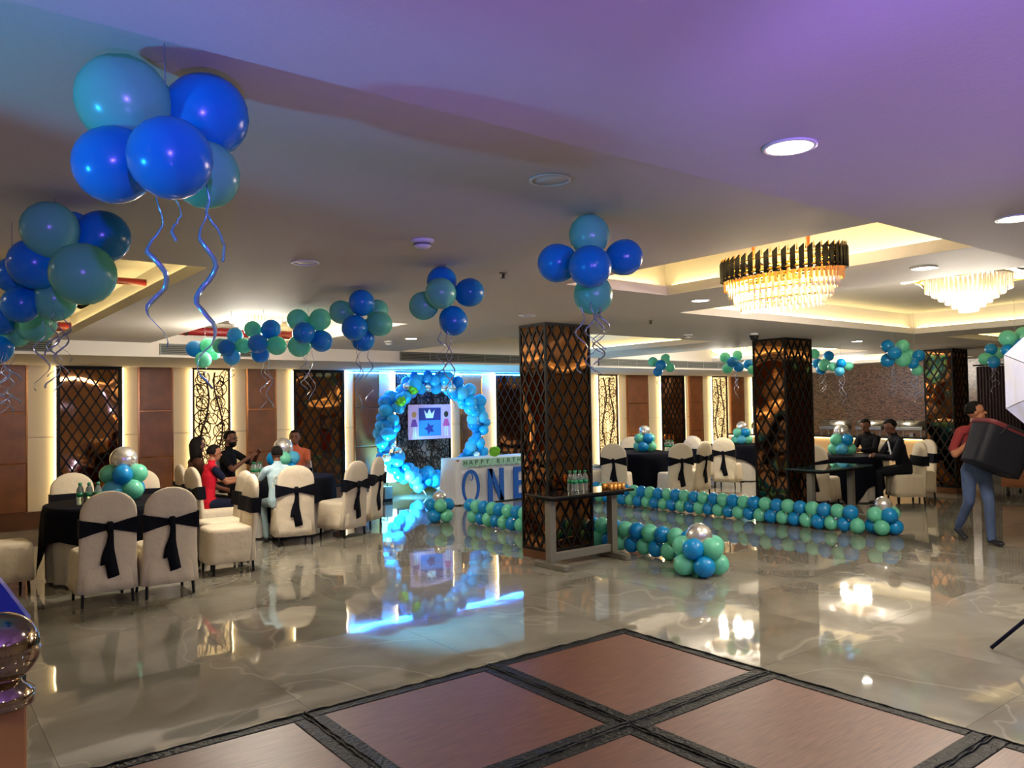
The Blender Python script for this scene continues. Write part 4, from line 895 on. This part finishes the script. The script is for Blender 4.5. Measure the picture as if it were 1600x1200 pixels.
# ================================================================== PEOPLE
def ellipsoid_bm(bm, c, ax, n=12):
    """ax: three half-axis vectors"""
    a, b_, c3 = (Vector(v) for v in ax); c = Vector(c); rings = []
    for i in range(1, n):
        th = math.pi * i / n; rings.append([c + c3 * math.cos(th) + (a * math.cos(2 * math.pi * k / 16) + b_ * math.sin(2 * math.pi * k / 16)) * math.sin(th) for k in range(16)])
    rings_bm(bm, list(reversed(rings)))
class Body:
    """limbs given in (forward, left, up) metres; fused to ONE surface by a voxel remesh, clothes by nearest limb"""
    def __init__(s): s.bm = bmesh.new(); s.seg = []; s.mats = []
    def mi(s, m_):
        if m_ not in s.mats: s.mats.append(m_)
        return s.mats.index(m_)
    def limb(s, a, b, ra, rb, m_, lat=None, flat=1.0):
        a, b = Vector(a), Vector(b); t = (b - a).normalized()
        u = Vector(lat) if lat else (t.cross(Vector((0, 0, 1))) if abs(t.z) < .9 else t.cross(Vector((1, 0, 0)))); u = (u - t * u.dot(t)).normalized(); v = t.cross(u)
        L = (b - a).length; st = [(-ra * .9, .3), (-ra * .6, .75), (0, 1.0)]; rings = []
        prof = [(-ra * .92, ra * .35), (-ra * .6, ra * .8), (0, ra), (L * .5, (ra + rb) / 2), (L, rb), (L + rb * .6, rb * .8), (L + rb * .92, rb * .35)]
        for d, r in prof: rings.append([a + t * d + u * (r * math.cos(2 * math.pi * k / 14)) + v * (r * flat * math.sin(2 * math.pi * k / 14)) for k in range(14)])
        rings_bm(s.bm, rings); s.seg.append((a, b, (ra + rb) / 2, s.mi(m_)))
    def blob(s, c, ax, m_):
        ellipsoid_bm(s.bm, c, ax); s.seg.append((Vector(c), Vector(c) + Vector((0, 0, .001)), sum(Vector(v).length for v in ax) / 3, s.mi(m_)))
    def hand(s, w_, d, nrm, m_, curl=.5, k=1.0, side=1):
        """palm from wrist w_ along d, palm facing nrm; four unequal fingers and a thumb"""
        w_, d, nrm = Vector(w_), Vector(d).normalized(), Vector(nrm); nrm = (nrm - d * nrm.dot(d)).normalized(); x = d.cross(nrm) * side
        s.limb(w_, w_ + d * .075 * k, .026 * k, .036 * k, m_, x, .45)
        for i, (o, L) in enumerate(((-.03, .062), (-.01, .074), (.011, .07), (.031, .054))):
            a = w_ + d * .08 * k + x * o * k; b1 = a + (d + nrm * curl * .6) .normalized() * L * .5 * k; c1 = b1 + (d + nrm * curl * 1.7).normalized() * L * .5 * k
            s.limb(a, b1, .0095 * k, .009 * k, m_); s.limb(b1, c1, .009 * k, .0075 * k, m_)
        a = w_ + d * .025 * k - x * .026 * k; b1 = a + (d * .6 - x * .8 + nrm * .3).normalized() * .04 * k; s.limb(a, b1, .012 * k, .0105 * k, m_); s.limb(b1, b1 + (d - x * .2 + nrm * .4).normalized() * .032 * k, .0105 * k, .008 * k, m_)
    def head(s, c, fwd, m_, k=1.0):
        c = Vector(c); f = Vector(fwd).normalized(); l = Vector((0, 0, 1)).cross(f).normalized(); u = f.cross(l); s.hd = (c, f, l, u, k)
        s.blob(c + u * .025 * k - f * .008 * k, (f * .096 * k, l * .077 * k, u * .092 * k), m_); s.blob(c + f * .028 * k - u * .045 * k, (f * .06 * k, l * .056 * k, u * .068 * k), m_)
        s.limb(c + f * .082 * k + u * .01 * k, c + f * .104 * k - u * .022 * k, .009 * k, .014 * k, m_)
        for q in (-1, 1): s.blob(c + l * q * .078 * k - f * .008 * k - u * .005 * k, (f * .02 * k, l * .012 * k, u * .032 * k), m_); s.blob(c + f * .07 * k + l * q * .03 * k + u * .022 * k, (f * .016 * k, l * .02 * k, u * .008 * k), m_)
        s.blob(c + f * .08 * k - u * .062 * k, (f * .012 * k, l * .022 * k, u * .01 * k), m_)
    def build(s, loc, ang, label, hair=HAIR, beard=False, long_hair=False, vox=.009):
        t = empty('person', (loc[0], loc[1], loc[2] if len(loc) > 2 else 0), R(ang), label, 'person')
        me = mesh('tmp', s.bm); o = bpy.data.objects.new('tmp', me); col.objects.link(o)
        md = o.modifiers.new('r', 'REMESH'); md.mode = 'VOXEL'; md.voxel_size = vox; sm = o.modifiers.new('s', 'SMOOTH'); sm.factor = .5; sm.iterations = 2
        bpy.context.view_layer.update(); me2 = bpy.data.meshes.new_from_object(o.evaluated_get(bpy.context.evaluated_depsgraph_get())); bpy.data.objects.remove(o)
        me2.materials.clear()
        for m_ in s.mats: me2.materials.append(m_)
        import numpy as np
        n = len(me2.polygons); ce = np.zeros(n * 3); me2.polygons.foreach_get('center', ce); ce = ce.reshape(-1, 3); best = np.full(n, 1e9); idx = np.zeros(n, dtype=np.int32)
        for a, b, r, mi in s.seg:
            a, b = np.array(a), np.array(b); ab = b - a; tt = np.clip(((ce - a) @ ab) / max(ab @ ab, 1e-9), 0, 1); dd = np.linalg.norm(ce - a - tt[:, None] * ab, axis=1) - r
            w_ = dd < best; best[w_] = dd[w_]; idx[w_] = mi
        me2.polygons.foreach_set('material_index', idx); me2.polygons.foreach_set('use_smooth', np.ones(n, dtype=bool)); me2.update()
        link('body', me2, t)
        c, f, l, u, k = s.hd
        def cap(name, keep, sc, mt_, dz=0.0):
            bm = bmesh.new(); bmesh.ops.create_uvsphere(bm, u_segments=24, v_segments=18, radius=1.0)
            bmesh.ops.delete(bm, geom=[v for v in bm.verts if not keep(v.co)], context='VERTS')
            rg = random.Random(int(c.z * 1000))
            for v in bm.verts:
                p = v.co * rg.uniform(.985, 1.03); v.co = c + u * (.025 + dz) * k - f * .008 * k + f * (p.x * .096 * sc * k) + l * (p.y * .077 * sc * k) + u * (p.z * .092 * sc * k)
            bmesh.ops.solidify(bm, geom=bm.faces[:], thickness=.008); link(name, mesh(name, bm, mt_, True), t)
        if hair: cap('hair', lambda p: (p.z > .42 + .25 * max(0, p.x)) or (p.x < .12 and p.z > (-.45 if not long_hair else -1.2)), 1.13, hair)
        if long_hair: link('hair', lathe('hair', [(.001, -.26), (.06, -.25), (.075, -.1), (.085, .02), (.05, .08), (.001, .09)], hair, 16), t, c - f * .035 * k)
        if beard:
            bm = bmesh.new(); ellipsoid_bm(bm, c + f * .034 * k - u * .066 * k, (f * .062 * k, l * .059 * k, u * .058 * k)); link('beard', mesh('beard', bm, HAIR, True), t)
        for q in (-1, 1):
            bm = bmesh.new(); ellipsoid_bm(bm, c + f * .083 * k + l * q * .03 * k + u * .008 * k, (f * .008 * k, l * .012 * k, u * .007 * k), 6); link('eye', mesh('eye', bm, EYEW, True), t)
            bm = bmesh.new(); ellipsoid_bm(bm, c + f * .088 * k + l * q * .03 * k + u * .03 * k, (f * .006 * k, l * .02 * k, u * .004 * k), 6); link('eyebrow', mesh('eyebrow', bm, HAIR, True), t)
        bm = bmesh.new(); ellipsoid_bm(bm, c + f * .09 * k - u * .058 * k, (f * .006 * k, l * .022 * k, u * .005 * k), 6); link('lips', mesh('lips', bm, LIPS, True), t)
        return t
def seated(k, shirt, sleeve, pants, skin, lean, look, lh, rh, le=None, re=None, sleeve_len=.5, shoes=SHOE, knee=.44, foot=.42, tuck=None):
    """seated figure, origin at chair centre on the floor; lean in degrees forward; hands lh / rh = (f,l,u) wrists"""
    B = Body(); hz = .475 + .085 * k; hf = -.08; cl, sl = math.cos(R(lean)), math.sin(R(lean)); up = Vector((sl, 0, cl))
    hip = Vector((hf, 0, hz)); wa = hip + up * .18 * k; ch = hip + up * .36 * k; sh = hip + up * .47 * k; nk = hip + up * .56 * k; hd = hip + up * .69 * k + Vector((.02, 0, 0))
    B.limb(hip, wa, .155 * k, .135 * k, shirt, (0, 1, 0), .72); B.limb(wa, ch, .135 * k, .16 * k, shirt, (0, 1, 0), .66); B.limb(ch, sh, .16 * k, .11 * k, shirt, (0, 1, 0), .62)
    B.limb(sh + Vector((0, -.13 * k, 0)), sh + Vector((0, .13 * k, 0)), .062 * k, .062 * k, shirt); B.limb(sh, nk + up * .05 * k, .058 * k, .05 * k, skin)
    for q, w_, e in ((1, lh, le), (-1, rh, re)):
        s0 = sh + Vector((0, q * .175 * k, -.01)); w_ = Vector(w_)
        if e is None: e = (s0 + w_) / 2 + Vector((-.05, q * .06, -.1)) * k
        e = Vector(e); m1 = s0.lerp(e, sleeve_len * 1.0 if sleeve_len < 1 else 1)
        B.limb(s0, m1, .056 * k, .05 * k, sleeve)
        if sleeve_len < 1: B.limb(m1, e, .042 * k, .037 * k, skin); B.limb(e, w_, .037 * k, .027 * k, skin)
        else: B.limb(e, w_, .048 * k, .036 * k, sleeve)
        B.hand(w_, (w_ - e), (-.2, -q * .8, -.5), skin, .6, k, q)
    for q in (1, -1):
        h0 = hip + Vector((.03, q * .085 * k, -.02)); kn = Vector((hf + knee * k, q * .11 * k, .49)); an = Vector((hf + foot * k, q * .11 * k, .09))
        B.limb(h0, kn, .085 * k, .06 * k, pants); B.limb(kn, an, .06 * k, .042 * k, pants); B.limb(an + Vector((-.02, 0, -.045)), an + Vector((.15 * k, 0, -.055)), .036, .032, shoes, (0, 1, 0), .8)
    B.head(hd, look, skin, k); return B
# boy in red (faces right in the picture), tapping a phone
B = seated(.86, T_RED, T_NAVY, T_NAVY, SKIN, 8, (1, -.05, -.08), (.36, .06, .80), (.34, -.05, .78), sleeve_len=.55); B.build((3.08, 10.06), 4, 'person in red shirt with navy sleeves, seated in profile', vox=.008)
# dark clothed guest further left
B = seated(.95, T_BROWN, T_BROWN, T_BLACK, SKIN2, 2, (.9, .4, .0), (.3, .12, .62), (.3, -.12, .62), sleeve_len=.99); B.build((3.1, 10.62), 0, 'person in dark brown behind the one in red, face turned away', long_hair=True)
# bearded man in black raising his hands
B = seated(1.0, T_BLACK, T_BLACK, T_BLACK, SKIN2, 4, (1, 0, -.08), (.36, .12, 1.02), (.34, -.1, .98), (.2, .24, .86), (.18, -.25, .82), sleeve_len=.7); B.build((3.86, 11.72), -52, 'bearded person in black T-shirt, hands raised before the chest', beard=True)
B = seated(.98, T_ORANGE, T_ORANGE, T_BLACK, SKIN2, 4, (1, 0, 0), (.3, .12, .78), (.3, -.12, .78)); B.build((4.78, 11.6), -120, 'person in orange shirt, mostly hidden behind the silver globe')
# boy in pale blue seen from behind
B = seated(.82, T_BLUE, T_BLUE, GREYT, SKIN2, 4, (1, .15, -.05), (.3, .18, .78), (.3, -.16, .78), sleeve_len=.6, foot=.3)
pb = B.build((3.72, 9.62), 84, 'child in pale blue printed shirt seen from behind', vox=.008)
PRN = mat('shirt_print_cream', (236, 226, 180), .8)
for k, (yy, zz) in enumerate(((.07, .74), (.05, .82), (-.02, .72))):
    tube('shirt_print', [(-.178 + .02 * math.sin(q), yy + .03 * math.cos(q * 1.05), zz + .035 * math.sin(q * 1.05)) for q in range(7)], .004, PRN, pb, 5)
# men in suits
B = seated(1.0, T_SUIT, T_SUIT, T_SUIT, SKIN2, 16, (1, 0, -.45), (.38, .05, .76), (.40, -.06, .76), (.2, .24, .74), (.2, -.24, .74), sleeve_len=1.0, knee=.46, foot=.44)
B.limb((.105, 0, .68), (.155, 0, .98), .035, .045, T_WHITE, (0, 1, 0), .5); B.build((12.72, 6.27), 140, 'person in dark suit and white shirt, seated looking down')
B = seated(.98, T_BLACK, T_BLACK, T_BLACK, SKIN2, 14, (1, 0, -.4), (.36, .08, .80), (.38, -.08, .80), sleeve_len=1.0); B.build((13.45, 7.15), 176, 'person in black seated behind the suited one, head bowed')
# walking man with the bag
B = Body(); sk = SKIN
hip = Vector((0, 0, .86)); B.limb((0, 0, .84), (0, 0, .94), .145, .13, JEANS, (0, 1, 0), .72); B.limb((0, 0, .95), (.0, 0, 1.12), .13, .15, T_MAROON, (0, 1, 0), .66); B.limb((0, 0, 1.12), (0, 0, 1.27), .155, .11, T_MAROON, (0, 1, 0), .62); B.limb((0, -.13, 1.29), (0, .13, 1.29), .06, .06, T_MAROON); B.limb((0, 0, 1.3), (.01, 0, 1.4), .056, .05, sk)
B.limb((0, -.17, 1.28), (-.02, -.25, 1.08), .054, .046, T_MAROON); B.limb((-.02, -.25, 1.08), (.02, -.25, 1.02), .04, .038, sk); B.limb((.02, -.25, 1.02), (.14, -.14, 1.17), .038, .028, sk); B.hand((.14, -.14, 1.17), (.4, .8, .35), (.7, .2, -.3), sk, .9, 1.0, -1)
B.limb((0, .17, 1.28), (.04, .25, 1.05), .054, .046, T_MAROON); B.limb((.04, .25, 1.05), (.2, .26, .92), .04, .028, sk); B.hand((.2, .26, .92), (.9, .1, -.1), (0, 0, 1), sk, .8, 1.0, 1)
B.limb((0, .085, .84), (.08, .09, .47), .085, .06, JEANS); B.limb((.08, .09, .47), (.10, .09, .09), .06, .045, JEANS); B.limb((.08, .09, .045), (.25, .1, .04), .038, .034, SHOE, (0, 1, 0), .8)
B.limb((0, -.085, .84), (-.02, -.08, .48), .085, .06, JEANS); B.limb((-.02, -.08, .48), (-.26, -.06, .17), .058, .044, JEANS); B.limb((-.29, -.06, .12), (-.17, -.05, .045), .038, .034, SHOE, (0, 1, 0), .8)
B.head((.03, 0, 1.5), (.45, .9, .1), sk, .98); B.build((9.72, 3.92), -125, 'person in maroon T-shirt and jeans walking with a big black bag', vox=.008)
t = empty('delivery_bag', (9.72, 3.92, 0), R(-125), 'big black square carry bag with maroon lid held by the walking person', 'bag')
bm = bmesh.new(); rings_bm(bm, [se_ring(.17 + .02 * f, .27 + .03 * f, -.24 + .44 * f, 40, 7) for f in (0, .05, .5, .97, 1.0)]); q = Matrix.Rotation(R(-24), 4, 'X').to_quaternion()
link('bag_body', mesh('bag_body', bm, BAGM, True), t, (.31, .05, 1.09), q)
bm = bmesh.new(); rings_bm(bm, [se_ring(.195, .305, z, 40, 7) for z in (.2, .245, .25)]); link('bag_lid', mesh('bag_lid', bm, BAGR, True), t, (.31, .05, 1.09), q)
bm = bmesh.new(); tube_bm(bm, [(.19, -.15, .12), (.215, -.12, .24), (.215, .12, .24), (.19, .15, .12)], .012, 6, .5); link('strap', mesh('strap', bm, BLACKF), t, (.31, .05, 1.09), q)
